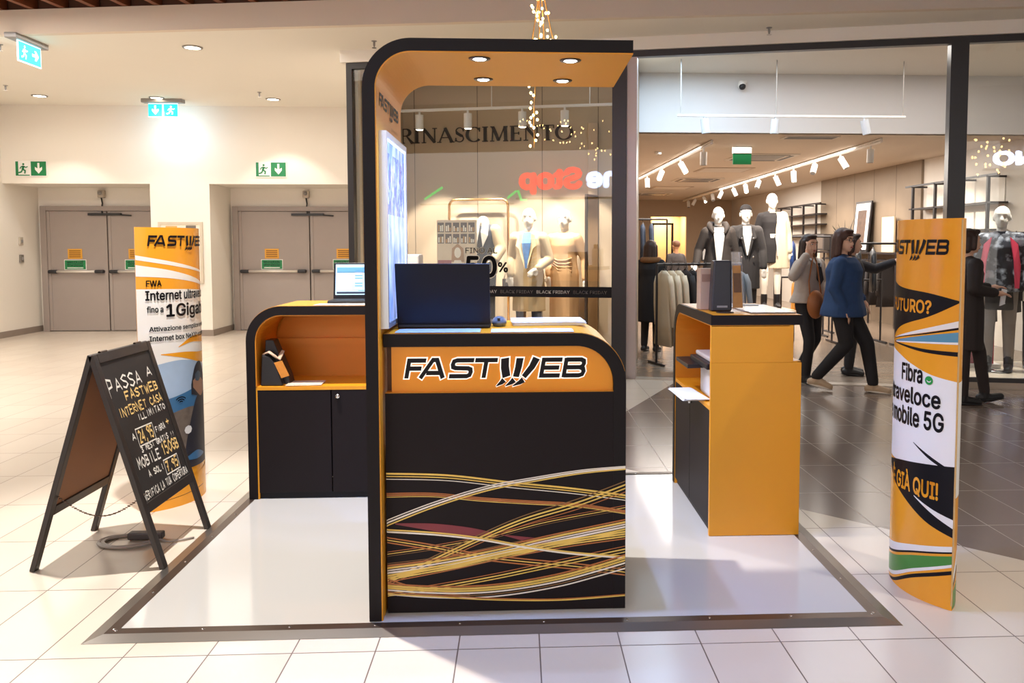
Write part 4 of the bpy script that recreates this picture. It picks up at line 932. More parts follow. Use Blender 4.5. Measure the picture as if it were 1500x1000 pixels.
# ---- folding chalkboard
t = thing('chalkboard_sign', 'black framed folding chalkboard with handwritten offer beside the platform', 'sign', (-1.92, 4.015, 0))
Y0, WB = 3.73, .57
def leaf(x1, sgn):
    top = Vector((-1.921, 0, .985)); foot = Vector((x1, 0, 0)); d = foot - top; nrm = Vector((d.z, 0, -d.x)).normalized()
    if nrm.x * sgn < 0: nrm = -nrm
    return lambda a, b, o: Vector((top.x + d.x * b + nrm.x * o, Y0 + WB * a, top.z + d.z * b + nrm.z * o))
FR = mat('chalk_frame', '#2e2724', .45, var=.15, scale=12)
def slab(m, f, a0, a1, b0, b1, o0, o1):
    vs = [f(a, b, o) for o in (o0, o1) for a, b in ((a0, b0), (a1, b0), (a1, b1), (a0, b1))]
    m.add(vs, [(3, 2, 1, 0), (4, 5, 6, 7), (0, 1, 5, 4), (1, 2, 6, 5), (2, 3, 7, 6), (3, 0, 4, 7)])
for x1, sg, nm in ((-1.632, 1, 'front'), (-2.212, -1, 'rear')):
    f = leaf(x1, sg); s = .068
    m = MB()
    slab(m, f, 0, s, 0, 1, -.012, .012); slab(m, f, 1 - s, 1, 0, 1, -.012, .012)
    slab(m, f, s, 1 - s, 0, .045, -.012, .012); slab(m, f, s, 1 - s, .70, .745, -.012, .012)
    fr = obj('frame', m, FR, t, bev=.003)
    m = MB(); slab(m, f, s, 1 - s, .045, .70, .0005, .005); bd = obj('slate', m, mat('slate_black', '#2a2523', .6, var=.2, scale=8), fr)
    m = MB(); slab(m, f, s, 1 - s, .045, .70, -.004, 0); obj('back_panel', m, mat('hardboard', '#94643f', .6, var=.06), fr, label='brown hardboard back')
    m = MB()
    for a in (.2, .8): c = f(a, .004, .0); m.cyl(c + Vector((0, -.03, .008)), c + Vector((0, .03, .008)), .006, 8)
    obj('hinge', m, STEELD, fr)
    if sg == 1:
        G = lambda a, b, z: f(a, b, .0062)
        H_ = lambda m_, s_, a0, a1, b0, b1, w=.0065: hand(m_, s_, lambda x, y, z: G(x, b1 - y, 0), .078 + (a0 - .08) * .955, .078 + (a1 - .08) * .955, 0, b1 - b0, w, rnd=RND)
        CW, CY = mat('chalk_white', '#e6dfd4', .9, var=.15, scale=60), mat('chalk_yellow', '#e8c27a', .9, var=.15, scale=60)
        for s_, a0, a1, b0, b1, w, c_ in (('P', .085, .19, .115, .205, .010, 0), ('ASSA', .21, .70, .125, .185, .0095, 0), ('A', .80, .93, .125, .168, .009, 0), ('FASTWEB', .31, .95, .197, .240, .009, 1), ('INTERNET CASA', .12, .95, .265, .305, .0075, 1), ('ILLIMITATO', .40, .95, .318, .348, .0065, 0),
            ('A', .20, .27, .392, .42, .0065, 0), ('24,95', .31, .585, .387, .445, .010, 1), ('FIBRA', .63, .83, .408, .435, .006, 0), ('+', .86, .94, .385, .43, .008, 1), ('3 MESI GRATIS !!', .28, .95, .462, .488, .0065, 0), ('MOBILE', .15, .58, .505, .552, .0085, 0), ('150GB', .62, .97, .497, .552, .010, 1),
            ('A SOLI', .27, .56, .578, .607, .007, 0), ('7,95', .60, .85, .583, .632, .010, 1), ('VERIFICA LA TUA COPERTURA', .085, .97, .655, .690, .006, 0)):
            n_ = len(s_); i_ = 0
            for wd in s_.split(' '):
                m = MB(); H_(m, wd, a0 + (a1 - a0) * i_ / n_, a0 + (a1 - a0) * (i_ + len(wd)) / n_, b0, b1, w); obj('chalk_writing', m, CY if c_ else CW, bd, recalc=False); i_ += len(wd) + 1
        for a0, a1, b0, b1 in ((.275, .575, .378, .462), (.555, .825, .572, .645)): m = MB(); ribbon(m, [(a0, b0), (a1, b0 + .004), (a1 - .01, b1), (a0 - .008, b1 - .003), (a0, b0)], .006, G); obj('chalk_box', m, CW, bd, recalc=False)
m = MB()
for k in range(38):
    u = k / 37; a = (-2.11 + (.40) * u); z = .345 - .10 * math.sin(PI * u)
    m.ell((a, 3.76, z), (.0082, .004 if k % 2 else .0025, .0025 if k % 2 else .004), 6, 4)
obj('chain', m, STEELD, t, smooth=True)
# ---- extension lead coil behind the chalkboard
t = thing('extension_lead', 'coiled grey cable with a dark power strip on the tiles under the chalkboard', 'cable', (-1.93, 4.08, 0))
m = MB(); P = []
for k in range(170):
    a = k / 170 * 2 * PI * 5; r_ = .75 + .25 * k / 170
    P.append((-1.95 + .145 * r_ * math.cos(a), 4.09 + .10 * r_ * math.sin(a), .008 + .004 * (k % 34) / 34 + .002 * math.sin(a * 2.3)))
P += [(-1.80, 4.10, .01), (-1.74, 4.07, .008), (-1.68, 4.10, .008), (-1.645, 4.13, .006)]
m.tube(P, .0055, 6); obj('cable', m, mat('cable_grey', '#9a8f86', .5), t, smooth=True)
m = MB(); m.box((-1.88, 4.13, .022), (.17, .05, .036), bev=.008); obj('power_strip', m, mat('strip_dark', '#453e3c', .5), t)
# ================================================================== THE SHOP
LB = MB
def sb(*a, **k): return MB(SF)
m = MB(); m.add([(-1.95, 9.70, 0), (8.5, 7.26, 0), (8.5, 28.5, 0), (-1.95, 28.5, 0), (-1.95, 9.70, -.1), (8.5, 7.26, -.1), (8.5, 28.5, -.1), (-1.95, 28.5, -.1)], [(0, 1, 2, 3), (7, 6, 5, 4)])
struct('floor_shop', m, SHOPFLOOR, recalc=False)
m = sb(); m.bx(-3.4, 7.2, -.06, .12, 3.58, ZC); struct('wall_shop_lintel', m, WALLW)
# frame of the storefront
m = sb(); m.bx(-3.34, 7.2, -.03, .05, 3.51, 3.58); struct('trim_header', m, FRAMEB)
m = sb(); m.bx(-3.34, -3.27, -.03, .05, 0, 3.51); struct('trim_left_post', m, FRAMEB)
m = sb(); m.bx(-.245, -.085, -.05, .09, 0, 3.51); m.box((-.14, -.052, 1.2), (.02, .01, .02)); struct('trim_door_post', m, FRAMEB)
m = sb(); m.bx(-.085, .022, -.03, .12, .04, 3.51); m.bx(-.085, .022, -.02, .11, 0, .04); struct('trim_pilaster', m, mat('pilaster_grey', '#b9aaa4', .35, .3, var=.02))
m = sb(); m.bx(3.19, 3.36, -.05, .09, 0, 3.51); struct('trim_mullion', m, FRAMEB)
m = sb(); m.bx(.022, 3.19, -.05, .12, 0, .006); struct('floor_threshold', m, mat('threshold_stone', '#b3a596', .3))
def window(name, x0, x1, z0):
    r = structroot(name, S((x0 + x1) / 2, 0, 0))
    g = sb(); g.bx(x0, x1, 0, .01, z0, 3.51); obj('pane', g, GLASS, r)
    f = sb(); f.bx(x0, x1, -.02, .03, z0 - .045, z0); obj('sill_rail', f, FRAMEB, r)
    return r
window('window_1', -3.27, -.245, .12)
window('window_2', 3.36, 7.2, .115)
m = sb(); m.bx(3.36, 7.2, -.02, .03, 0, .07); struct('trim_kick_plate', m, mat('kick_plate', '#c4b5a4', .35))
# display space behind the left pane
m = sb(); m.bx(-3.3, -.2, .04, 1.62, 0, .1); struct('floor_display_left', m, mat('display_floor', '#cfc0ab', .35))
m = sb(); m.bx(-3.34, -.1, 1.6, 1.7, 0, ZC)
m.m = 1
for x in (-3.12, -2.24, -1.36, -.62): m.bx(x - .004, x + .004, 1.598, 1.6, 0, ZC)
struct('wall_display', m, [mat('display_taupe', '#b7a58d', .65, var=.03), mat('seam_dark', '#5d5145', .7)])
m = sb(); m.bx(-3.34, -3.28, .05, 1.6, 0, ZC); struct('wall_display_left', m, mat('display_taupe', '#b7a58d'))
m = sb(); m.bx(-.2, -.1, .09, 1.6, 0, ZC); struct('wall_display_right', m, mat('display_taupe', '#b7a58d'))
m = sb(); m.bx(3.36, 7.2, .04, 1.45, 0, .1); struct('floor_display_right', m, mat('display_floor', '#cfc0ab', .35))
# shop shell
m = MB(); m.bx(1.3, 8.4, 10.7, 10.82, 2.95, ZC); struct('wall_bulkhead', m, mat('bulkhead_white', '#dcd9d8', .75, var=.01))
m = MB(); m.bx(.9, 7.2, 10.75, 26.9, 2.95, 3.05); struct('ceiling_shop', m, mat('shop_ceiling', '#d8c8b6', .8, var=.02))
m = MB(); m.bx(7.0, 7.15, 7.4, 26.9, 0, ZC); struct('wall_shop_right', m, SHOPW)
m = MB(); m.bx(6.955, 7.0, 13.9, 18.6, 0, 2.95)
m.m = 1
for k in range(1, 5): m.bx(6.953, 6.956, 13.9 + k * .94 - .004, 13.9 + k * .94 + .004, 0, 2.95)
struct('wall_panelling', m, [TAUPE2, mat('seam_dark', '#5d5145')])
m = MB(); m.bx(.9, 1.02, 10.6, 26.9, 0, 3.05); struct('wall_shop_left', m, mat('shop_beige', '#c0a88e', .7, var=.03))
m = MB(); m.bx(.9, 4.33, 26.7, 26.85, 0, 2.95); m.bx(5.5, 7.1, 26.7, 26.85, 0, 2.95); m.bx(4.33, 5.5, 26.7, 26.85, 2.41, 2.95); struct('wall_shop_back', m, mat('shop_beige', '#c0a88e'))
m = MB(); m.bx(4.2, 5.7, 28.2, 28.3, 0, 2.6); m.bx(4.2, 4.3, 26.85, 28.2, 0, 2.6); m.bx(5.6, 5.7, 26.85, 28.2, 0, 2.6); m.bx(4.2, 5.7, 26.85, 28.2, 2.6, 2.7); struct('wall_back_room', m, mat('room_warm', '#e3c294', .7))
area_light('back_room_light', (4.9, 27.6, 2.55), .8, 45, (1, .8, .55))
m = MB(); m.bx(4.36, 4.42, 26.6, 26.7, 0, 2.2); m.bx(5.0, 5.06, 26.6, 26.7, 0, 2.2); m.bx(4.36, 5.06, 26.6, 26.7, 2.14, 2.2); struct('door_3', m, mat('dark_brown_frame', '#3b281d', .5))

# ---- shop sign on the display wall
m = sb(); serif(m, 'RINASCIMENTO', lambda a, b, z: Vector((a, 1.585, b)), -3.34, -.945, 2.85, .198)
o = tag(obj('shop_sign_lettering', m, mat('sign_letter_dark', '#120a0a', .4, var=0), recalc=False, mods=[('SOLIDIFY', dict(thickness=.012, offset=0))]), 'dark serif shop name lettering on the taupe display wall', 'sign')
# ---- stickers on the pane
t = thing('sale_decal', 'black fifty percent sale decal on the left shop window', 'sticker', S(-1.7, -.004, .9))
m = sb(); q = lambda y: (lambda a, b, z: Vector((a, y, b)))
m.m = 0; put_text(m, '50', q(-.006), -1.93, -1.56, 1.11, 1.36, .025); put_text(m, '%', q(-.006), -1.548, -1.43, 1.17, 1.29, .03)
m.m = 1; put_text(m, '50', q(-.003), -1.938, -1.552, 1.10, 1.37, .05)
m.m = 1; put_text(m, 'FINO AL', q(-.003), -1.935, -1.553, 1.382, 1.457, .035); m.m = 0; put_text(m, 'FINO AL', q(-.006), -1.93, -1.558, 1.388, 1.451, .0)
obj('lettering', m, [INK, mat('decal_white', '#f6f0e4', .5, var=0)], t, recalc=False)
t = thing('sale_banner_strip', 'long black friday banner strip stuck along the left shop window', 'banner', S(-1.2, -.004, .9))
m = sb(); m.bx(-2.4, -.25, -.004, -.001, .895, 1.015); obj('strip', m, INK, t)
for k in range(5):
    m = sb(); put_text(m, 'BLACK FRIDAY', q(-.0055), -2.36 + k * .42, -1.98 + k * .42, .935, .972, .012 if k % 2 else .004)
    obj('lettering', m, WHITEINK if k % 2 else mat('banner_grey', '#9b938c', .5, var=0), t, recalc=False)
# ---- poster panel standing in the window
t = thing('display_poster', 'tall photo poster of a woman by shelves standing in the left shop window', 'poster', S(-2.15, .45, .1))
m = sb(); m.bx(-2.42, -1.93, .44, .47, .1, 1.78); obj('board', m, mat('poster_ground', '#e8d6bb', .5, var=.12, scale=9), t)
m = sb(); r = random.Random(5)
for i in range(5):
    for j in range(2):
        x0, z0 = -2.41 + i * .096, 1.50 + j * .135; m.m = 4; m.bx(x0, x0 + .078, .4375, .4395, z0, z0 + .115)
        for k in range(3): m.m = (1, 5, 1)[(i + j + k) % 3]; m.bx(x0 + .008 + k * .023, x0 + .024 + k * .023, .436, .4375, z0 + .01, z0 + .05 + .04 * r.random())
m.m = 0; m.bx(-2.41, -2.24, .4375, .4395, 1.13, 1.30); m.bx(-2.08, -1.94, .4375, .4395, 1.10, 1.24); m.bx(-2.41, -2.25, .4375, .4395, .72, 1.1); m.bx(-2.07, -1.94, .4375, .4395, .72, 1.06)
m.m = 4; m.bx(-2.41, -1.94, .4365, .4375, 1.105, 1.125); m.bx(-2.33, -2.31, .4365, .4375, .72, 1.1); m.bx(-2.01, -1.99, .4365, .4375, .72, 1.1)
m.m = 1; c = arc(-2.16, 1.40, .055, .085, 0, 360, 14)[:-1]; m.add([Vector((a, .434, bb)) for a, bb in c], [tuple(range(14))])
m.add([Vector((a, .4335, bb)) for a, bb in ((-2.22, .6), (-2.09, .6), (-2.06, 1.16), (-2.12, 1.3), (-2.2, 1.3), (-2.26, 1.16))], [(0, 1, 2, 3, 4, 5)])
m.m = 6; m.add([Vector((a, .4338, bb)) for a, bb in ((-2.24, 1.28), (-2.08, 1.28), (-2.09, 1.44), (-2.16, 1.50), (-2.23, 1.44))], [(0, 1, 2, 3, 4)])
m.m = 1; c = arc(-2.16, 1.39, .042, .065, 0, 360, 12)[:-1]; m.add([Vector((a, .4328, bb)) for a, bb in c], [tuple(range(12))])
m.m = 2; m.add([Vector((a, .433, bb)) for a, bb in ((-2.27, .98), (-2.225, .96), (-2.19, 1.15), (-2.25, 1.2))], [(0, 1, 2, 3)])
m.m = 3; m.bx(-2.39, -2.2, .431, .433, .98, 1.03)
obj('figure_print', m, [mat('poster_red', '#b0585a', .5, var=.2, scale=12), mat('poster_cream', '#fdf3e4', .5), mat('poster_blue', '#8fb2dd', .5), WHITEINK, mat('poster_dark', '#4e3f37', .5), mat('poster_amber', '#c99a55', .5), mat('poster_hair', '#b58a5c', .5)], t, recalc=False)
# ---- brass clothes frame
t = thing('brass_garment_rail', 'brass garment rail with rounded corners against the display wall', 'rack', S(-2.18, 1.45, .1))
P = rrpath(-2.58, .1, -2.18, 2.08, .09, 8) + [(2 * -2.18 - p[0], p[1]) for p in rrpath(-2.58, .1, -2.18, 2.08, .09, 8)[::-1][1:]]
m = sb(); m.tube([(p[0], 1.42, p[1]) for p in P], .017, 10); obj('tube_frame', m, BRASS, t, smooth=True)
m = sb(); m.bx(-2.62, -1.74, 1.3, 1.55, .1, .12); obj('base', m, BRASS, t)
# ---- leaning mirror
t = thing('standing_mirror', 'tall narrow dark framed mirror standing at the right end of the left shop window', 'mirror', S(-.62, 1.0, .1))
T = Matrix.Translation((-.62, 1.02, 0)) @ Matrix.Rotation(math.radians(66), 4, 'Z')
m = sb(); m.box((0, 0, 1.1), (.27, .03, 2.0), T); obj('frame', m, mat('mirror_frame', '#3a2a22', .4), t)
m = sb(); m.box((0, -.017, 1.1), (.23, .006, 1.94), T); m.box((0, .017, 1.1), (.23, .006, 1.94), T); obj('mirror_glass', m, mat('mirror', '#c9b49a', .06, 1.0, var=0), t)
# ---- lamps on the display track
t = thing('track_light', 'white track with cylinder spots high behind the left shop window', 'lamp', S(-1.8, .7, 2.9), group='track lights in the shop')
m = sb(); m.bx(-3.2, -.3, .68, .72, 3.12, 3.15); obj('track', m, WHITEP, t)
for x in (-2.72, -2.1, -1.42, -.9):
    m = sb(); m.cyl((x, .7, 2.9), (x, .7, 3.08), .05, 18); m.cyl((x, .7, 3.08), (x, .7, 3.12), .014, 8); c = obj('spot_cylinder', m, WHITEP, t)
    m = sb(); m.cyl((x, .7, 2.896), (x, .7, 2.9), .04, 18); obj('spot_lens', m, LAMP, c)
    a = S(x, .7, 2.88); bb = S(x, 1.28, 1.2); spot('display_spot', a, bb, 215, (1, .9, .78), 66, .3, .04)
for x in (-3.0, -1.8, -.6): m = sb(); m.cyl((x, .7, 3.15), (x, .7, ZC), .006, 6); obj('hanger_rod', m, WHITEP, t)

# ---- hanging track over the entrance
t = thing('track_light', 'white suspended track with three cylinder spots over the shop entrance', 'lamp', (3.3, 9.9, 2.85), group='track lights in the shop')
m = MB(); m.bx(1.92, 4.73, 9.88, 9.92, 3.03, 3.055); obj('track', m, WHITEP, t)
for x in (1.96, 3.13, 4.7): m = MB(); m.cyl((x, 9.9, 3.05), (x, 9.9, ZC), .007, 6); obj('hanger_rod', m, mat('rod_grey', '#9a9590', .5), t)
for x, tx in ((2.25, .02), (3.12, -.01), (4.22, .04)):
    a = Vector((x, 9.9, 3.0)); d = Vector((tx, 0, -.17)); m = MB(); m.cyl(a, a + d, .05, 18); m.cyl(a + Vector((0, 0, -.01)), a + Vector((0, 0, .04)), .012, 8); c = obj('spot_cylinder', m, mat('spot_grey', '#cfd4dc', .35, var=.01), t)
    m = MB(); m.cyl(a + d, a + d * 1.02, .04, 18); obj('spot_lens', m, GREYP, c)
# ---- ceiling tracks deep in the shop
for lab, p, q_, n_, lit in (('long ceiling track with spots along the left of the shop ceiling', (2.7, 11.4, 2.9), (2.6, 17.8, 2.9), 4, (1, 2)), ('long ceiling track with many spots along the right of the shop ceiling', (4.98, 11.1, 2.9), (5.29, 26.2, 2.9), 13, (3, 6))):
    p, q_ = Vector(p), Vector(q_); t = thing('ceiling_track_light', lab, 'lamp', (p + q_) / 2, group='track lights in the shop')
    m = MB(); m.tube([p, q_], .022, 4); m.tube([p + Vector((0, 0, .03)), q_ + Vector((0, 0, .03))], .02, 4); obj('track', m, WHITEP, t)
    for k in range(n_):
        c = p.lerp(q_, (k + .35) / n_); d = Vector((.09 * math.sin(k * 2.1), -.05 + .06 * math.cos(k * 1.7), -.16)).normalized() * .19; c = c + Vector((.02, 0, -.06))
        m = MB(); m.cyl(c, c + d, .048, 14); m.cyl(c + Vector((0, 0, .06)), c, .012, 6); h = obj('spot_cylinder', m, WHITEP, t)
        m = MB(); m.cyl(c + d, c + d * 1.03, .04, 14); obj('spot_lens', m, LAMP if k in lit else GREYP, h)
for x, y, tx, ty, e in ((5.1, 14.5, 6.9, 15.2, 90), (5.1, 17, 6.9, 17.2, 90), (5.2, 20, 6.9, 20.5, 90), (5.2, 23, 6.9, 23.5, 90), (5.0, 12.2, 6.9, 12.6, 160), (3.0, 10.95, 3.05, 11.7, 210), (3.7, 11.3, 3.95, 12.6, 260), (2.7, 15, 2.0, 16, 60)):
    spot('shop_spot', (x, y, 2.72), (tx, ty, 1.2), e, (1, .86, .7), 62, .5, .04)
# ---- ceiling fittings
for lab, x, y in (('square ceiling air unit with a dark slot nearest the shop entrance', 4.05, 13.6), ('square ceiling air unit with a dark slot in the middle of the shop ceiling', 4.0, 18.3), ('square ceiling air unit with a dark slot far back in the shop', 3.85, 23.4)):
    t = thing('ceiling_air_unit', lab, 'vent', (x, y, 2.91), group='ceiling air units in the shop')
    m = MB(); m.bx(x - .5, x + .5, y - .5, y + .5, 2.93, 2.952, .004); obj('panel', m, mat('ac_white', '#d9cec2', .5), t)
    m = MB()
    for a in ((x - .36, x + .36, y - .44, y - .38), (x - .36, x + .36, y + .38, y + .44), (x - .44, x - .38, y - .36, y + .36), (x + .38, x + .44, y - .36, y + .36)): m.bx(*a, 2.926, 2.932)
    obj('slot', m, DARKP, t)
    m = MB(); m.bx(x - .3, x + .3, y - .3, y + .3, 2.922, 2.931); obj('grille', m, GREYP, t)
for lab, x, y in (('flat pale ceiling panel between the first two air units', 4.0, 15.9), ('flat pale ceiling panel between the far air units', 3.9, 20.9)):
    t = thing('ceiling_panel', lab, 'panel', (x, y, 2.93), group='flat ceiling panels in the shop')
    m = MB(); m.bx(x - .5, x + .5, y - .45, y + .45, 2.938, 2.952); obj('frame', m, mat('panel_rim', '#b9a48f', .5), t)
    m = MB(); m.bx(x - .44, x + .44, y - .4, y + .4, 2.935, 2.94); obj('diffuser', m, mat('ac_white', '#d9cec2'), t)
t = thing('ceiling_vent', 'wide pale ceiling grille at the front edge of the shop ceiling', 'vent', (4.0, 11.05, 2.93))
m = MB(); m.bx(3.6, 4.35, 10.95, 11.2, 2.935, 2.952); obj('frame', m, mat('ac_white', '#d9cec2'), t)
m = MB()
for k in range(7): m.bx(3.64, 4.31, 10.97 + k * .03, 10.98 + k * .03, 2.93, 2.936)
obj('slats', m, GREYP, t)
t = thing('smoke_detector', 'small round detector on the shop ceiling left of the green sign', 'detector', (2.2, 12.9, 2.9)); m = MB(); m.lathe([(.03, 0), (.05, .01), (.055, .045), (.055, .05)], 18, Matrix.Translation((2.2, 12.9, 2.9))); obj('housing', m, WHITEP, t); m = MB(); m.lathe([(.012, -.004), (.02, 0), (.02, .004)], 12, Matrix.Translation((2.2, 12.9, 2.9))); obj('sensor', m, GREYP, t)
t = thing('hanging_exit_sign', 'small plain green exit sign hanging from the shop ceiling', 'sign', (3.33, 12.15, 2.7))
m = MB(); m.bx(3.19, 3.47, 12.12, 12.18, 2.84, 2.95); obj('housing', m, WHITEP, t, bev=.005)
m = MB(); m.bx(3.19, 3.47, 12.135, 12.145, 2.68, 2.84); obj('plate', m, GREEN, t)
t = thing('dome_camera', 'small white security camera with dark lens on the bulkhead over the entrance', 'camera', (2.9, 10.6, 3.5))
m = MB(); m.box((2.93, 10.68, 3.6), (.1, .05, .04), bev=.01); obj('bracket', m, WHITEP, t)
m = MB(); m.ell((2.9, 10.62, 3.555), (.055, .055, .06), 16, 10); obj('body', m, WHITEP, t, smooth=True)
m = MB(); m.ell((2.9, 10.60, 3.53), (.045, .045, .045), 14, 8); obj('lens', m, DARKP, t, smooth=True)

# ---- what the panes mirror: signs and string lights across the hall
def mirrored(x, y, z): return S(x, -y, z)
def refl(m_, body, x0, x1, z0, z1, bold):
    vs, fs = text_shape(body, 1.0, bold); vs = fit(vs, 0, 1, 0, 1)
    m_.add([S(x1 - v.x * (x1 - x0), -13.2, z0 + v.y * (z1 - z0)) for v in vs], fs)
t = thing('neon_shop_sign', 'red and white lit shop sign across the hall, seen mirrored in the left window', 'sign', S(-2.5, -13.4, 2.7))
m = MB(); m.m = 0; refl(m, 'Stop', -4.40, -2.60, 2.86, 3.62, .05); m.m = 1; refl(m, 'Game', -2.52, -.35, 3.02, 3.62, .05)
obj('lettering', m, [mat('neon_red', '#ff4a3c', .4, emit=4.5, var=0, emit_col='#ff5a50'), mat('neon_white', '#dfe9ff', .4, emit=7, var=0, emit_col='#cfe0ff')], t, recalc=False)
m = MB(SF); m.bx(-4.5, -.3, -13.6, -13.3, 2.75, 2.8); obj('mounting_rail', m, DARKP, t)
gm = mat('neon_green', '#28e06a', .4, emit=6, var=0, emit_col='#22e070')
t = thing('neon_tube_sign', 'green neon tubes across the hall, seen mirrored in the left window', 'sign', S(-5.6, -13.4, 2.7))
for pts in ([(-7.13, 2.78), (-6.6, 3.11)], [(-4.72, 2.79), (-4.46, 2.98)], [(-4.42, 3.0), (-4.33, 2.73), (-4.16, 2.73)]):
    m = MB(); m.tube([S(a, -13.2, b) for a, b in pts], .035, 6); obj('neon_tube', m, gm, t)
m = MB(SF); m.bx(-7.3, -4.6, -13.6, -13.3, 2.62, 2.66); obj('mounting_rail', m, DARKP, t)
t = thing('neon_shop_sign', 'pale blue lit letters across the hall, seen mirrored in the right window', 'sign', S(8.1, -13.4, 3.3))
m = MB(); refl(m, 'NO', 7.75, 8.75, 3.45, 3.82, .05); obj('lettering', m, mat('neon_pale', '#dfe9ff', .4, emit=12, var=0, emit_col='#cfe0ff'), t, recalc=False)
m = MB(SF); m.bx(7.6, 9.2, -13.6, -13.3, 3.35, 3.4); obj('mounting_rail', m, DARKP, t)
FAIRY = mat('fairy_bulb', '#ffdf9a', .4, emit=16, var=0, emit_col='#ffd58a')
def fairy(label, pts, wires, r, group):
    t = thing('fairy_lights', label, 'string lights', pts[0], group=group)
    m = MB()
    for w in wires: m.tube(w, .004, 4)
    obj('wire', m, mat('fairy_wire', '#b98a45', .4), t)
    m0 = MB(); m0.ell((0, 0, 0), (r, r, r * 1.25), 8, 6)
    b0 = obj('bulb', m0, FAIRY, t, world=False, smooth=True); b0.location = Vector(pts[0]) - t.location
    for p in pts[1:]:
        c = b0.copy(); COL.objects.link(c); c.parent = t; c.location = Vector(p) - t.location
    return t
r = random.Random(3)
g = [Vector((.155 + r.gauss(0, .03), 6 + r.gauss(0, .03), 2.93 + r.random() * .38)) for _ in range(34)] + [Vector((.25 + r.random() * .04, 6, 2.98)), Vector((.26, 6, 2.95)), Vector((.235, 6.0, 2.955))]
g += [Vector((.112 + r.gauss(0, .02), 6 + r.gauss(0, .02), z)) for z in (2.62, 2.58, 2.56, 2.52, 2.47, 2.44, 2.42, 2.40, 2.39, 2.37, 2.35, 2.33, 2.28, 2.24, 2.2)]
fairy('bunch of warm fairy lights hanging over the kiosk arch', g, [[(.16, 6, 4.2), (.15, 6, 3.3), (.155, 6, 2.93), (.13, 6, 2.7), (.112, 6, 2.45), (.115, 6, 2.19)], [(.16, 6, 4.2), (.18, 6, 3.3), (.25, 6, 2.97)], [(.16, 6, 4.2), (.14, 6, 3.2), (.1, 6, 2.95)], [(.16, 6, 4.2), (.17, 6.03, 3.3), (.19, 6.02, 2.93)]], .0085, 'warm fairy lights over the hall')
g = []
for k in range(75):
    a = r.random(); x = -4.0 + 3.2 * r.random() ** .6; z = 4.75 - 1.6 * ((x + 4.0) / 3.2) * r.random() - .4 * r.random(); g.append(S(x, -11, z))
fairy('curtain of warm fairy lights across the hall, mirrored in the left window', g, [[S(-4.0, -11, 4.8), S(-.8, -11, 4.8)], [S(-.8, -11, 5.4), S(-.8, -11, 4.8)]], .019, 'warm fairy lights over the hall')
g = [S(6.6 + .9 * r.random(), -11, 3.0 + .9 * r.random()) for _ in range(30)]
fairy('curtain of warm fairy lights across the hall, mirrored in the right window', g, [[S(6.6, -11, 4.1), S(7.5, -11, 4.1)], [S(7, -11, 5.4), S(7, -11, 4.1)]], .022, 'warm fairy lights over the hall')

# ---- fittings along the right wall of the shop
def wall_grid(label, y0, y1, z0, z1, ny, nz, x=6.72):
    t = thing('wall_shelf_frame', label, 'shelf', (x + .14, (y0 + y1) / 2, z0), group='black wall shelf frames')
    for k in range(ny + 1):
        y = y0 + (y1 - y0) * k / ny; m = MB(); m.bx(x, x + .04, y - .02, y + .02, z0 - .25, z1); m.bx(x, x + .28, y - .015, y + .015, z1 - .03, z1); obj('post', m, FRAMEB, t)
    for k in range(nz + 1):
        z = z0 + (z1 - z0) * k / nz; m = MB(); m.bx(x - .0, x + .26, y0 - .1, y1 + .1, z - .012, z + .012) if k < nz else m.bx(x, x + .04, y0 - .25, y1 + .25, z - .015, z + .015); obj('rail', m, FRAMEB, t)
    m = MB(); m.bx(x + .262, x + .278, y0, y1, z0, z1); obj('back_board', m, mat('shelf_back', '#efe7dc', .6), t)
wall_grid('black wall shelf frame behind the right mullion near the shop front', 11.5, 13.75, 1.70, 2.48, 3, 2)
wall_grid('black wall shelf frame farther back behind the cream draped mannequin', 18.3, 20.8, 1.72, 2.42, 3, 3)
t = thing('wall_ledge', 'long black wall ledge with rail carrying picture and plant', 'shelf', (6.8, 15.8, 1.3))
m = MB(); m.bx(6.6, 6.955, 14.0, 17.6, 1.31, 1.345); obj('ledge', m, FRAMEB, t)
m = MB(); m.bx(6.62, 6.65, 14.0, 17.6, 1.18, 1.21)
for y in (14.1, 15.2, 16.4, 17.5): m.bx(6.62, 6.65, y - .015, y + .015, .0, 1.31); m.bx(6.62, 6.955, y - .01, y + .01, 1.18, 1.21)
obj('hanging_rail', m, FRAMEB, t)
t = thing('picture_frame', 'framed black and white picture leaning on the black ledge', 'picture', (6.85, 16.05, 1.347))
T = Matrix.Translation((6.80, 16.05, 1.347)) @ Matrix.Rotation(math.radians(5), 4, 'Y')
m = MB(); m.bx(-.015, .015, -.37, .37, 0, 1.0, M=T); obj('frame', m, FRAMEB, t)
m = MB(); m.bx(-.018, -.014, -.33, .33, .04, .96, M=T); obj('mat_board', m, PAPER, t)
m = MB(); m.bx(-.021, -.017, -.2, .2, .16, .82, M=T); obj('photo', m, mat('photo_bw', '#6b5548', .5, var=.7, scale=9), t)
t = thing('canvas_board', 'blank cream canvas leaning on the black ledge right of the picture', 'canvas', (6.86, 14.9, 1.347))
m = MB(); m.bx(6.84, 6.87, 14.65, 15.15, 1.347, 2.0); obj('canvas', m, mat('canvas_cream', '#e6d6b4', .7), t)
m = MB(); m.bx(6.87, 6.89, 14.67, 15.13, 1.36, 1.98); obj('stretcher_frame', m, mat('stretcher_pine', '#b99468', .6), t)
t = thing('potted_plant', 'dark spiky potted plant on the black ledge in front of the picture', 'plant', (6.72, 16.6, 1.347))
m = MB(); m.lathe([(.06, 0), (.085, .02), (.09, .14), (.075, .14), (.07, .12)], 18, Matrix.Translation((6.72, 16.6, 1.347))); obj('pot', m, mat('pot_dark', '#37312e', .5), t, smooth=True)
m = MB()
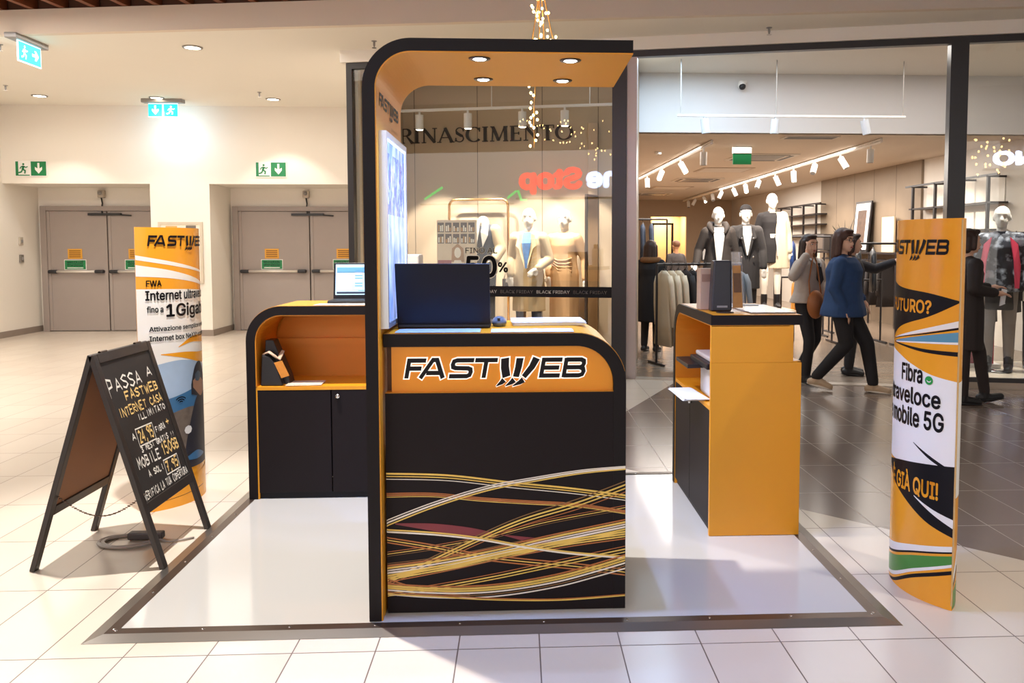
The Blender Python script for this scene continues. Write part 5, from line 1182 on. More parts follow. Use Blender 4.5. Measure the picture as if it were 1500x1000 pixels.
for k in range(15):
    a = k * 2.4; e = .35 + .5 * ((k * 7) % 10) / 10; L_ = .42 + .2 * ((k * 3) % 5) / 5
    d = Vector((math.cos(a) * .35 - .15, math.sin(a) * 1.3, .5 + e)).normalized(); p = Vector((6.72, 16.6, 1.47))
    m.tube([p, p + d * L_ * .5 + Vector((0, 0, .02)), p + d * L_], [.03, .024, .002], 5, flat=.35)
obj('leaves', m, mat('leaf_dark', '#353227', .5, var=.2), t)
t = thing('shelf_box', 'dark grey speaker shaped box on a black bracket beside the picture', 'box', (6.8, 17.4, 1.347)); m = MB(); m.box((6.8, 17.9, 1.54), (.25, .5, .36), bev=.01); obj('body', m, mat('box_charcoal', '#4a4442', .5), t); m = MB(); m.bx(6.67, 6.676, 17.7, 18.1, 1.4, 1.68); obj('front', m, mat('box_front', '#6d625b', .5), t); m = MB(); m.bx(6.6, 6.955, 17.61, 18.2, 1.31, 1.345); obj('bracket', m, FRAMEB, t)
# ---- furniture of the shop floor
def podium(label, x0, x1, y0, y1, h, c='#b9a48d', M=None):
    t = thing('display_podium', label, 'podium', M @ Vector(((x0 + x1) / 2, (y0 + y1) / 2, 0)) if M else ((x0 + x1) / 2, (y0 + y1) / 2, 0), group='podiums in the shop')
    m = MB(M or Matrix()); m.bx(x0, x1, y0, y1, h - .03, h); obj('top', m, mat('podium_' + c[1:], c, .4), t)
    m = MB(M or Matrix()); m.bx(x0 + .02, x1 - .02, y0 + .02, y1 - .02, 0, h - .03); obj('body', m, mat('podium_dark', '#4a3f38', .5), t)
podium('low wide podium under the two dark coated mannequins', 2.4, 3.62, 11.3, 12.1, .22)
podium('taller podium under the mannequin with the cream drape', 3.65, 4.25, 12.3, 12.95, .48)
def rail(label, a, b, z, h=None):
    a, b = Vector((*a, 0)), Vector((*b, 0)); t = thing('garment_rail', label, 'rack', (a + b) / 2, group='garment rails in the shop')
    m = MB(); m.tube([a + Vector((0, 0, z)), b + Vector((0, 0, z))], .016, 8); obj('rail', m, FRAMEB, t)
    d = (b - a).normalized(); nn = Vector((-d.y, d.x, 0)) * .22
    for p in (a, b):
        m = MB(); m.tube([p, p + Vector((0, 0, z))], .015, 8); m.tube([p - nn + Vector((0, 0, .015)), p + nn + Vector((0, 0, .015))], .015, 6); obj('upright', m, FRAMEB, t)
    return t
HG = mat('hanger_black', '#2b2624', .4)
def garment(name, label, cat, x, y, z, rz, length, w, m_, sleeve=.6, group=None, thick=.034, flare=1.1, nf=5):
    """a coat, jacket or skirt hanging from a hanger: z is the height of its shoulders"""
    t = thing(name, label, cat, (x, y, z - length), rz, group)
    H = length
    rr = [(0, 0, 0, w * .5 * flare, thick * 1.25, 1), (0, 0, H * .3, w * .48, thick * 1.15, .9), (0, 0, H * .6, w * .44, thick * 1.05, .6), (0, 0, H * .85, w * .46, thick, .2), (0, 0, H * .95, w * .38, thick * .8, 0), (0, 0, H, w * .14, thick * .55, 0)]
    m = MB(); m.rings(rr, 30, fold=.13, nf=nf); obj('body', m, m_, t, smooth=True, world=False)
    if sleeve:
        for s in (-1, 1):
            m = MB(); m.tube([(s * w * .40, 0, H * .93), (s * w * .50, .0, H * .82), (s * w * .56, -.01, H * .93 - sleeve * .6), (s * w * .56, -.02, H * .93 - sleeve)], [.03, .036, .034, .03], 10); obj('sleeve', m, m_, t, smooth=True, world=False)
    m = MB(); m.tube([(-w * .36, 0, H * .93), (0, 0, H + .02), (w * .36, 0, H * .93)], .009, 6); m.tube([(0, 0, H + .02), (-.02, 0, H + .045), (-.025, 0, H + .075), (-.017, 0, H + .094), (0, 0, H + .101), (.017, 0, H + .094), (.025, 0, H + .075)], .004, 5); obj('hanger', m, HG, t, world=False)
    return t
CREAM = mat('wool_cream', '#dccbb0', .85, var=.06); GREYC = mat('wool_grey', '#8e9094', .85, var=.08); BLKC = mat('cloth_black', '#2b2626', .8, var=.1); BROWNC = mat('cloth_rust', '#8c4f33', .8); BLUEC = mat('satin_blue', '#2f4f8f', .4, var=.12); ORC = mat('satin_amber', '#c98a3c', .5, var=.15); NAVYC = mat('cloth_navy', '#232a40', .7); DENIM = mat('denim_dark', '#3d4a60', .8, var=.15)
ra, rb = Vector((1.70, 10.0)), Vector((2.85, 10.35)); rail('garment rail with cream, black and grey coats near the shop entrance', ra, rb, 1.24)
dv = (rb - ra).normalized(); rzr = math.atan2(dv.y, dv.x) + PI / 2
def onrail(a, b, u): p = a.lerp(b, u); return p.x, p.y
cl = ['cream wool coat at the front end of the entrance rail', 'cream wool coat, second from the front on the entrance rail', 'cream wool coat, third from the front beside the black coats']
for k in range(3):
    x, y = onrail(ra, rb, .08 + k * .082); g_ = garment('hanging_coat', cl[k], 'coat', x, y, 1.165, rzr, .93, .40, CREAM, .62, 'coats on the entrance rail')
for k, (mm, lab, L_) in enumerate([(BLKC, 'black coat hanging next to the cream coats', .95), (BLKC, 'black coat hanging second after the cream coats', .95), (BROWNC, 'rust brown garment between black and grey coats on the entrance rail', .8), (BLKC, 'black coat just before the grey coats on the entrance rail', .95)]):
    x, y = onrail(ra, rb, .33 + k * .078); garment('hanging_coat', lab, 'coat', x, y, 1.165, rzr, L_, .42, mm, .6, 'coats on the entrance rail')
gl = ['light grey coat nearest the black coats on the entrance rail', 'light grey coat in the middle of the grey ones on the entrance rail', 'grey coat with buttons behind the beige carton']
for k in range(3):
    x, y = onrail(ra, rb, .71 + k * .105); garment('hanging_coat', gl[k], 'coat', x, y, 1.165, rzr + .25, .86, .46, GREYC, .6, 'coats on the entrance rail')
rail('tall black rail with blue jackets at the left of the shop', (1.75, 14.0), (2.55, 14.0), 1.92)
for k, lab in enumerate(('dark blue denim jacket on the tall rail, first from the left post', 'dark blue denim jacket on the tall rail, second from the left post', 'dark blue denim jacket on the tall rail, nearest the doorway')): garment('hanging_jacket', lab, 'jacket', 1.98 + k * .15, 14.0, 1.845, PI / 2.3, .62, .44, DENIM, .5, 'denim jackets on the tall rail')
rail('garment rail with blue and amber clothes beside the cream draped mannequin', (4.3, 13.56), (5.25, 13.57), 1.62)
for k, (mm, lab, L_, z, sl) in enumerate([(BLUEC, 'bright blue satin blouse on the rail beside the cream draped mannequin', .62, 1.545, .45), (NAVYC, 'dark navy top beside the bright blue blouse', .6, 1.545, .45), (BLKC, 'black dress hanging behind the woman in the beige jacket', 1.1, 1.545, 0)]):
    garment('hanging_blouse', lab, 'blouse', 4.60 + k * .17, 13.565, z, PI / 2.7, L_, .42, mm, sl, 'clothes on the blue and amber rail')
garment('hanging_skirt', 'amber satin skirt hanging low beside the boots of the draped mannequin', 'skirt', 4.46, 13.05, .885, 1.1, .62, .34, ORC, 0, 'clothes on the blue and amber rail', flare=1.3)
rail('lower rail with amber skirts beside the draped mannequin', (4.25, 13.05), (4.95, 13.05), .96)
garment('hanging_skirt', 'second amber skirt right of the first on the low rail', 'skirt', 4.68, 13.05, .885, 1.1, .62, .3, ORC, 0, 'clothes on the blue and amber rail', flare=1.3)
rail('garment rail with dark leather jackets behind the woman in blue', (4.75, 11.6), (5.5, 11.6), 1.5)
for k, (mm, lab, L_) in enumerate([(mat('leather_dark', '#3a3d42', .35, var=.2), 'dark leather jacket on the rail behind the woman in blue', .62), (mat('leather_dark', '#3a3d42'), 'dark leather jacket on the rail, touching the right totem in view', .62)]):
    garment('hanging_jacket', lab, 'jacket', 4.90 + k * .22, 11.6, 1.425, PI / 2.6, L_, .46, mm, .55, 'leather jackets')
for k, lab in enumerate(('long black trousers hanging below the leather jackets at left', 'long black trousers hanging below the leather jackets at right')): garment('hanging_trousers', lab, 'trousers', 4.97 + k * .22, 12.15, .875, 1.2, .78, .3, BLKC, 0, 'black trousers', flare=1.0, nf=3)
rail('low rail with black trousers behind the leather jackets', (4.75, 12.15), (5.5, 12.15), .95)
labs = ['black garment on the wall rail at the near end', 'black garment on the wall rail, second from the near end', 'navy garment on the wall rail below the cream canvas', 'black garment on the wall rail below the picture', 'grey garment on the wall rail below the plant', 'black garment on the wall rail at the far end']
for k, lab in enumerate(labs): garment('hanging_shirt', lab, 'shirt', 6.63, 14.35 + k * .48, 1.12, .12, .75, .4, (BLKC, BLKC, NAVYC, BLKC, GREYC, BLKC)[k], .5, 'clothes on the wall rail')
rail('garment rail with dark clothes behind the right shop window', (5.0, 9.75), (6.7, 9.4), 1.62)
for k, lab in enumerate(('black coat on the rail behind the right window, first from the left', 'navy coat on the rail behind the right window, second from the left', 'charcoal coat on the rail behind the right window, third from the left', 'black coat on the rail behind the right window, fourth from the left', 'denim blue coat on the rail behind the right window, fifth from the left', 'black coat on the rail behind the right window, sixth from the left')):
    u = .1 + k * .155; garment('hanging_coat', lab, 'coat', 5.0 + 1.7 * u, 9.75 - .35 * u, 1.545, .75, 1.0 - .12 * (k % 2), .46, (BLKC, NAVYC, mat('coat_charcoal', '#322f30', .85, var=.08), BLKC, DENIM, BLKC)[k], .6, 'coats behind the right window')
t = thing('display_table', 'small black table with folded clothes at the left of the shop entrance', 'table', (1.85, 12.3, 0))
m = MB(); m.bx(1.5, 2.15, 12.0, 12.7, .82, .85); obj('top', m, FRAMEB, t)
for x in (1.53, 2.12):
    for y in (12.03, 12.67): m = MB(); m.bx(x - .02, x + .02, y - .02, y + .02, 0, .82); obj('leg', m, FRAMEB, t)
m = MB(); m.bx(1.53, 2.12, 12.03, 12.67, .45, .47); obj('lower_shelf', m, FRAMEB, t)
for k, (c, lab) in enumerate([('#d9c9b2', 'folded cream jumper at the bottom of the small stack on the black table'), ('#c2375c', 'folded pink jumper on top of the cream one on the black table')]):
    m = MB(); m.box((1.9, 12.22, .88 + k * .065), (.3, .26, .06), bev=.025); tag(obj('folded_jumper', m, mat('knit_' + c[1:], c, .9)), lab, 'jumper', 'folded clothes on the black table')
t = thing('framed_notice', 'small black framed notice standing far back on the white wall', 'picture', (5.6, 24, 1.0))
m = MB(); m.bx(5.4, 5.8, 23.98, 24.02, 1.0, 1.75); m.bx(5.58, 5.62, 23.98, 24.02, 0, 1.0); m.bx(5.4, 5.8, 23.9, 24.1, 0, .03); obj('stand', m, FRAMEB, t); m = MB(); m.bx(5.44, 5.76, 23.975, 23.98, 1.05, 1.7); obj('notice', m, PAPER, t)
t = thing('display_cube', 'red display cube on the floor of the right shop window', 'cube', S(3.85, 1.0, .1)); m = sb(); m.bx(3.66, 3.98, .9, 1.2, .14, .50); obj('body', m, mat('cube_red', '#a5323c', .5), t); m = sb(); m.bx(3.6, 4.04, .84, 1.26, .1, .14); obj('base', m, WHITEP, t)
spot('right_window_spot', S(4.2, .4, 3.3), S(4.1, .8, 1.6), 260, (1, .95, .88), 60, .5, .04)
# ================================================================== PEOPLE AND MANNEQUINS
# local frame of a figure: feet at the origin, facing -y, its left hand at +x
def RM(v=.012, it=4): return [('REMESH', dict(mode='VOXEL', voxel_size=v, use_smooth_shade=True)), ('SMOOTH', dict(factor=.5, iterations=it))]
def fingers(m, w, d, side, curl=.5, s=1.0):
    """palm, four bent fingers and a thumb from wrist w along direction d"""
    w = Vector(w); d = Vector(d).normalized(); up = Vector((0, -1, 0)) if abs(d.y) < .8 else Vector((0, 0, 1))
    a = d.cross(up).normalized(); nrm = a.cross(d).normalized()
    pal = w + d * .045 * s
    m.cap(w, .024 * s, pal, .028 * s); m.cap(pal - a * .02 * s, .017 * s, pal + a * .02 * s, .017 * s); m.cap(pal + d * .03 * s - a * .026 * s, .013 * s, pal + d * .03 * s + a * .026 * s, .013 * s)
    for k, L in enumerate((.062, .072, .066, .05)):
        r0 = pal + d * .035 * s + a * (k - 1.5) * .018 * s; p1 = r0 + (d - nrm * curl * .35).normalized() * L * .5 * s; p2 = p1 + (d - nrm * curl * 1.3).normalized() * L * .5 * s
        m.cap(r0, .0095 * s, p1, .009 * s, 8); m.cap(p1, .009 * s, p2, .0075 * s, 8)
    t0 = w + d * .025 * s + a * .024 * s * side; t1 = t0 + (d * .7 + a * side * .8).normalized() * .035 * s; m.cap(t0, .0115 * s, t1, .0105 * s, 8); m.cap(t1, .0105 * s, t1 + (d + a * side * .1).normalized() * .028 * s, .009 * s, 8)
class Fig:
    def __init__(s, name, label, cat, loc, rz, H=1.65, bulk=1.0, group=None, legs=None, arms=None, head=(0, 0), skin=SKINM, headyaw=0, vox=.010, face=True, lean=0.0, headless=False):
        s.t = thing(name, label, cat, loc, rz, group); s.k = k = H / 1.65; s.bulk = bulk; s.face = face
        V = lambda x, y, z: Vector((x * k, y * k + lean * max(0, z - .9), z * k)); s.V = V
        s.legs = legs or [((-.085, 0, .88), (-.09, -.01, .48), (-.095, .02, .09), (0, -1)), ((.085, 0, .88), (.09, -.01, .48), (.095, .02, .09), (0, -1))]
        s.arms = arms or [((-.155, 0, 1.318), (-.225, .03, 1.07), (-.235, -.03, .84), (0, -.15, -1)), ((.155, 0, 1.318), (.225, .03, 1.07), (.235, -.03, .84), (0, -.15, -1))]
        s.hy = headyaw; s.head = V(head[0], head[1], 1.535)
        Rh = Matrix.Rotation(headyaw, 3, 'Z'); s.Rh = Rh
        hp = lambda x, y, z: s.head + Rh @ Vector((x * k, y * k, z * k)); s.hp = hp
        m = MB()
        if headless: hp = lambda x, y, z: V(0, .02, 1.40); s.face = face = False
        m.ell(hp(0, .008, .025), (.076 * k, .092 * k, .092 * k), 18, 12, Rh); m.ell(hp(0, -.022, -.035), (.058 * k, .066 * k, .075 * k), 16, 10, Rh); m.ell(hp(0, -.05, -.085), (.028 * k, .028 * k, .022 * k), 12, 8, Rh)
        m.cap(hp(0, -.078, .01), .010 * k, hp(0, -.096, -.03), .015 * k, 10); m.ell(hp(0, -.076, -.06), (.024 * k, .012 * k, .010 * k), 10, 6, Rh); m.ell(hp(0, -.07, .035), (.05 * k, .02 * k, .012 * k), 12, 6, Rh)
        for q in (-1, 1): m.ell(hp(q * .075, .012, -.005), (.012 * k, .02 * k, .032 * k), 10, 8, Rh)
        m.cap(V(0, .02, 1.34), .05 * k, hp(0, .018, -.06), .047 * k)
        m.cap(V(-.125, .01, 1.325), .045 * k, V(0, .015, 1.355), .05 * k); m.cap(V(.125, .01, 1.325), .045 * k, V(0, .015, 1.355), .05 * k)
        b = bulk
        m.rings([tuple(V(0, .0, z)) + (rx * k * b, ry * k * b) for z, rx, ry in ((.80, .10, .08), (.84, .15, .105), (.92, .165, .115), (1.02, .135, .10), (1.1, .125, .10), (1.22, .15, .115), (1.32, .15, .09), (1.38, .09, .06))], 20)
        for (h, kn, an, toe) in s.legs:
            m.cap(V(*h), .083 * k * b, V(*kn), .055 * k); m.cap(V(*kn), .054 * k, V(*an), .036 * k)
            d = Vector((toe[0], toe[1], 0)).normalized(); dz = toe[2] if len(toe) > 2 else 0; A = V(*an) - Vector((0, 0, .045 * k))
            m.cap(A - d * .03 * k, .032 * k, A + d * .12 * k + Vector((0, 0, (-.015 - dz) * k)), .024 * k)
        for (sh, el, wr, hd) in s.arms:
            m.cap(V(*sh), .048 * k, V(*el), .038 * k); m.cap(V(*el), .038 * k, V(*wr), .026 * k)
        for i, (sh, el, wr, hd) in enumerate(s.arms): fingers(m, V(*wr), hd, (-1 if i else 1), .5, k)
        s.body = obj('body', m, skin, s.t, world=False, mods=RM(vox, 3))
        if face:
            m = MB()
            for q in (-1, 1): m.ell(hp(q * .03, -.076, .012), (.013 * k, .008 * k, .007 * k), 10, 6, Rh)
            e = obj('eyes', m, mat('eye_white', '#e8e0d8', .3, var=0), s.body, world=False, smooth=True)
            m = MB()
            for q in (-1, 1): m.ell(hp(q * .03, -.082, .012), (.0065 * k, .005 * k, .0065 * k), 8, 6, Rh)
            obj('irises', m, mat('iris_dark', '#2c1d16', .3, var=0), s.body, world=False, smooth=True)
            m = MB()
            for q in (-1, 1): m.cap(hp(q * .015, -.089, .034), .0045 * k, hp(q * .048, -.078, .036), .003 * k, 6)
            obj('eyebrows', m, mat('brow_dark', '#33231b', .8, var=0), s.body, world=False, smooth=True)
            m = MB(); m.ell(hp(0, -.087, -.060), (.022 * k, .007 * k, .008 * k), 10, 6, Rh); obj('lips', m, mat('lip_rose', '#b3605a', .5, var=0), s.body, world=False, smooth=True)
    def top(s, name, m_, hem, w=1.0, sleeve=1.0, ext=.014, flare=0.0, coll=None, label=None, open_=None, vox=.011, folds=.03):
        """garment from hem height up to the neck with sleeves; sleeve is the share of the forearm that is covered"""
        k, V, b = s.k, s.V, s.bulk; m = MB(); L = []
        low = [(hem, .185 + flare, .138 + flare * .7)] + ([(hem + (.92 - hem) * .5, .187 + flare * .6, .138 + flare * .5), (.92, .186, .136)] if hem < .84 else [])
        for z, rx, ry in low + [(1.02, .168, .126), (1.14, .156, .121), (1.24, .168, .13), (1.32, .165, .105), (1.375, .10, .075)]:
            L.append(tuple(V(0, 0, z)) + (rx * k * b * w, ry * k * b * w, 1 if z < 1.1 else 0))
        m.rings(L, 26, fold=folds, nf=6)
        [m.cap(V(q * .13, .005, 1.325), (.048 + ext * .5) * k, V(0, .012, 1.358), (.05 + ext * .4) * k) for q in (-1, 1)]
        for (sh, el, wr, hd) in s.arms:
            sh_, el_, wr_ = V(*sh), V(*el), V(*wr); m.cap(sh_, (.052 + ext * .8) * k, el_, (.042 + ext * .7) * k)
            if sleeve > 0: m.cap(el_, (.042 + ext * .7) * k, el_.lerp(wr_, sleeve * .98), (.031 + ext * .7) * k)
        o = obj(name, m, m_, s.t, world=False, mods=RM(vox, 3), label=label)
        return o
    def trousers(s, name, m_, r=1.0, cut=.97, waist=1.02, vox=.011, label=None):
        k, V, b = s.k, s.V, s.bulk; m = MB()
        m.rings([tuple(V(0, 0, z)) + (rx * k * b, ry * k * b) for z, rx, ry in ((.78, .12, .09), (.84, .17, .12), (.92, .178, .127), (waist, .15, .112))], 22)
        for (h, kn, an, toe) in s.legs:
            m.cap(V(*h), .095 * k * b, V(*kn), .068 * k * r); m.cap(V(*kn), .068 * k * r, V(*kn).lerp(V(*an), cut), .052 * k * r)
        return obj(name, m, m_, s.t, world=False, mods=RM(vox, 3), label=label)
    def shoes(s, m_, sole=None, high=0.0, name='shoe', heel=.0):
        k, V = s.k, s.V
        for (h, kn, an, toe) in s.legs:
            d = Vector((toe[0], toe[1], 0)).normalized(); dz = toe[2] if len(toe) > 2 else 0
            A = V(*an) - Vector((0, 0, .045 * k)); m = MB(); tp = A + d * .145 * k + Vector((0, 0, (-.012 - dz) * k))
            m.cap(A - d * .045 * k, .040 * k, A + d * .06 * k, .040 * k); m.cap(A + d * .06 * k, .040 * k, tp, .032 * k)
            m.cap(A, .045 * k, V(*an).lerp(V(*kn), .08 + high), .048 * k)
            o = obj(name, m, m_, s.t, world=False, mods=RM(.008, 2))
            m = MB(); c = (A - d * .05 * k + tp) / 2; pd = (tp - (A - d * .05 * k)).normalized(); n_ = Vector((0, 0, 1)); sx = pd.cross(n_).normalized(); up = sx.cross(pd).normalized()
            R = Matrix((sx, pd, up)).transposed(); m.ell(c - up * .0225 * k, (.044 * k, .135 * k, .016 * k), 16, 8, R); obj('sole', m, sole or DARKP, o, world=False, smooth=True)
    def hair(s, m_, length=.0, vol=1.0, bun=None):
        k, hp, Rh = s.k, s.hp, s.Rh; m = MB()
        m.ell(hp(0, .022, .048), (.085 * k * vol, .095 * k * vol, .085 * k * vol), 18, 12, Rh)
        m.ell(hp(0, -.045, .098), (.062 * k * vol, .045 * k, .026 * k), 14, 8, Rh)
        if length:
            for q in (-1, 1):
                m.cap(hp(q * .072, .0, .04), .030 * k * vol, hp(q * .082, .01, -length * .8), .028 * k * vol)
                m.cap(hp(q * .05, .055, .03), .045 * k * vol, hp(q * .062, .065, -length), .04 * k * vol)
            m.cap(hp(0, .07, .03), .05 * k * vol, hp(0, .08, -length), .042 * k * vol)
        if bun: m.ell(hp(*bun), (.045 * k,) * 3, 12, 8)
        return obj('hair', m, m_, s.t, world=False, mods=RM(.009, 2))
HAIRD = mat('hair_dark_brown', '#35231c', .55, var=.3, scale=40); HAIRM = mat('hair_chestnut', '#4a2c22', .55, var=.3, scale=40)
TRB = mat('trousers_black', '#1f1c1f', .75, var=.08); SHB = mat('shoe_black', '#1e1c1e', .5); SHT = mat('shoe_tan', '#c6a98b', .6, var=.1); SOLEW = mat('sole_white', '#e4d8cb', .6)

# woman in blue, striding to the right in front of the shop
A = Fig('person', 'woman in a blue jumper and black trousers striding past the shop with tan trainers', 'person', (3.26, 8.05, 0), math.radians(58), 1.63, 1.22, None,
  legs=[((-.09, 0, .88), (-.08, -.05, .50), (-.07, .25, .135), (.05, -1, .03)), ((.09, 0, .88), (.09, -.22, .50), (.085, -.29, .085), (0, -1, -.0))],
  arms=[((-.185, 0, 1.308), (-.255, .05, 1.07), (-.225, -.06, .86), (.1, -.4, -1)), ((.185, 0, 1.308), (.25, -.02, 1.08), (.21, -.16, .92), (-.1, -.6, -.8))], headyaw=math.radians(-28), vox=.009)
A.trousers('trousers', TRB, 1.1, .95); A.top('jumper', mat('knit_blue', '#2b4670', .85, var=.1, scale=20), .78, 1.16, .86, .026, .03); A.shoes(SHT, SOLEW, name='trainer'); A.hair(HAIRM, .16, 1.1)
m = MB(); k_ = A.k
for q in (-1, 1): m.tube([A.hp(q * .034 + .026 * math.cos(t), -.098, .010 + .02 * math.sin(t)) for t in [2 * PI * i / 14 for i in range(15)]], .0022, 5)
m.tube([A.hp(-.008, -.1, .012), A.hp(.008, -.1, .012)], .0022, 5)
for q in (-1, 1): m.tube([A.hp(q * .06, -.097, .014), A.hp(q * .079, .0, .012)], .0022, 5)
obj('glasses', m, mat('glasses_dark', '#3a2430', .4), A.t, world=False)
# woman in the beige jacket, hand at her hair
B = Fig('person', 'woman in a short beige jacket and black trousers raising a hand to her hair', 'person', (3.11, 8.62, 0), math.radians(28), 1.585, 1.0, None,
  legs=[((-.085, 0, .88), (-.09, -.1, .49), (-.09, -.06, .085), (0, -1)), ((.085, 0, .88), (.085, -.03, .49), (.08, .2, .12), (.05, -1, .02))],
  arms=[((-.155, 0, 1.318), (-.30, -.05, 1.20), (-.135, -.09, 1.44), (.35, .1, 1)), ((.155, 0, 1.318), (.22, .03, 1.09), (.12, -.16, 1.02), (-.8, -.5, 0))], headyaw=math.radians(-8), vox=.009)
B.trousers('trousers', TRB, .95, .96); B.top('jacket', mat('boucle_beige', '#b9a99c', .9, var=.1, scale=30), .90, 1.14, .9, .026, .035); B.shoes(SHB, DARKP, .12, 'boot'); B.hair(HAIRD, .15, 1.0)
m = MB(); m.add([B.V(-.03, -.135, 1.34), B.V(.03, -.135, 1.34), B.V(.055, -.16, 1.16), B.V(0, -.165, 1.10), B.V(-.055, -.16, 1.16), B.V(0, -.09, 1.22)], [(0, 1, 2, 3, 4), (1, 0, 5), (2, 1, 5), (3, 2, 5), (4, 3, 5), (0, 4, 5)]); obj('jumper_front', m, TRB, B.t, world=False)
m = MB()
for q in (-1, 1): m.tube([B.V(q * .075, .01, 1.40), B.V(q * .06, -.07, 1.385), B.V(q * .03, -.125, 1.345), B.V(q * .022, -.145, 1.30)], [.02, .024, .024, .006], 8, flat=.5)
obj('collar', m, WHITEINK, B.t, world=False, smooth=True)
t = thing('shoulder_bag', 'tan leather shoulder bag hanging at the hip of the woman in the beige jacket', 'bag', (3.09, 8.36, .70))
m = MB(); m.ell((3.09, 8.36, .86), (.09, .07, .15), 18, 12); obj('body', m, mat('bag_tan', '#a2602f', .5, var=.1), t, smooth=True)
m = MB(); m.tube([(3.03, 8.36, .93), (3.03, 8.40, 1.1), (3.08, 8.46, 1.3), (3.13, 8.55, 1.40), (3.14, 8.46, 1.25), (3.15, 8.36, .95)], .008, 6); obj('strap', m, mat('bag_tan', '#a2602f'), t, smooth=True)
# person in black reaching into the rail
Cc = Fig('person', 'person in black behind the woman in blue, reaching for the jackets', 'person', (3.78, 9.1, 0), math.radians(70), 1.60, 1.0, None,
  arms=[((-.155, 0, 1.318), (-.23, .02, 1.08), (-.22, -.05, .86), (0, -.2, -1)), ((.155, 0, 1.318), (.19, -.26, 1.24), (.15, -.47, 1.33), (-.1, -.8, .5))], vox=.011)
Cc.trousers('trousers', TRB); Cc.top('jacket', mat('jacket_charcoal', '#262329', .7, var=.1), .82, 1.08, .92, .024); Cc.shoes(SHB, None, .05); Cc.hair(HAIRD, .1)
# person in dark coat hurrying behind the right totem
D = Fig('person', 'person in a long dark coat walking behind the right totem', 'person', (4.17, 7.38, 0), math.radians(80), 1.62, .95, None,
  legs=[((-.085, 0, .88), (-.08, .06, .50), (-.07, .05, .085), (0, -1)), ((.085, 0, .88), (.085, -.14, .49), (.08, -.20, .09), (0, -1, -.03))],
  arms=[((-.155, 0, 1.318), (-.21, .03, 1.10), (-.12, -.20, 1.06), (.1, -1, -.1)), ((.155, 0, 1.318), (.21, .0, 1.10), (.13, -.24, 1.10), (-.1, -1, .1))], headyaw=math.radians(10), vox=.010)
D.trousers('trousers', mat('trousers_brown', '#2f2523', .75), .95, .97); D.top('coat', mat('coat_dark', '#2c2423', .8, var=.1), .52, 1.0, .9, .024, .0); D.shoes(SHB, None, .08, 'boot'); D.hair(HAIRD, .07, .98)
t = thing('folded_paper', 'small white paper held by the person in the dark coat', 'paper', (4.40, 7.30, .95)); m = MB(); m.prism([(4.40, .92), (4.45, .94), (4.47, 1.07), (4.42, 1.08)], fxz, 7.27, 7.275); obj('sheet', m, PAPER, t); m = MB(); m.prism([(4.40, .92), (4.45, .94), (4.44, .99), (4.41, .98)], fxz, 7.262, 7.27); obj('fold', m, PAPER, t)
# shoppers farther back
E = Fig('person', 'shopper in a black coat with dark hair at the left of the shop entrance', 'person', (1.83, 11.25, 0), math.radians(150), 1.53, 1.1, None, vox=.014)
E.trousers('trousers', TRB, vox=.014); E.top('coat', mat('coat_black', '#1b191b', .85), .45, 1.05, .95, .026, .01, vox=.014); E.shoes(SHB); E.hair(HAIRD, .12, 1.05)
m = MB(); m.tube([E.V(.12 * math.cos(a_), .01 + .10 * math.sin(a_), 1.375) for a_ in [2 * PI * i / 18 for i in range(19)]], .042, 10); obj('fur_collar', m, mat('fur_brown', '#7a5636', .95, var=.3, scale=60), E.t, world=False, smooth=True)
F_ = Fig('person', 'shopper with cropped brown hair in a dark jacket deep in the shop near the doorway', 'person', (3.13, 16.2, 0), math.radians(200), 1.56, 1.05, None, vox=.016, skin=mat('skin_warm', '#b98762', .55))
F_.trousers('trousers', TRB, vox=.016); F_.top('jacket', mat('jacket_dark_print', '#3a3230', .8, var=.5, scale=25), .8, 1.05, .95, .024, vox=.016); F_.shoes(SHB); F_.hair(mat('hair_brown', '#6a4328', .6, var=.2, scale=40), 0, .98)

# ---- mannequins
def mannequin(label, loc, rz, H, arms=None, legs=None, headyaw=0, group='shop mannequins', vox=.011, headless=False):
    g = Fig('mannequin', label, 'mannequin', loc, rz, H, .9, group, legs, arms, (0, 0), MANN, headyaw, vox, face=False, headless=headless)
    m = MB(); m.lathe([(.14, 0), (.14, .012), (.02, .014)], 24); obj('stand', m, CHROME, g.t, world=False, smooth=True)
    return g
def lapels(g, m_, z0=1.37, z1=1.02, w=.055, y=-.15):
    for q in (-1, 1):
        m = MB(); P = [g.V(q * .04, y + .06, z0), g.V(q * .09, y + .045, z0 - .02), g.V(q * .115, y - .005, z0 - .14), g.V(q * .08, y - .005, z0 - .17), g.V(q * .015, y - .012, z1)]
        m.add(P + [p + Vector((0, .012, 0)) for p in P], [(0, 1, 2, 3, 4), (9, 8, 7, 6, 5)] + [(i, (i + 1) % 5, 5 + (i + 1) % 5, 5 + i) for i in range(5)]); obj('lapel', m, m_, g.t, world=False)
def insert(g, m_, z0=1.38, z1=.9, w0=.045, w1=.03, y=-.138, name='blouse_front'):
    m = MB(); P = [g.V(-w0, y + .05, z0), g.V(w0, y + .05, z0), g.V(w0 * 1.1, y, z0 - .12), g.V(w1, y - .01, z1), g.V(-w1, y - .01, z1), g.V(-w0 * 1.1, y, z0 - .12)]
    m.add(P + [p + Vector((0, .03, 0)) for p in P], [(0, 1, 2, 5), (5, 2, 3, 4), (11, 8, 7, 6), (10, 9, 8, 11)] + [(i, (i + 1) % 6, 6 + (i + 1) % 6, 6 + i) for i in range(6)]); obj(name, m, m_, g.t, world=False)
RZS = math.radians(-13.2)
COATB = mat('coat_beige', '#c9b38f', .8, var=.06); DRESSB = mat('dress_beige', '#d3a97c', .5, var=.06); BLU = mat('blouse_blue', '#5c8fcb', .5, var=.45, scale=18)
def sp(x, y, z=.1): return tuple(S(x, y, z))
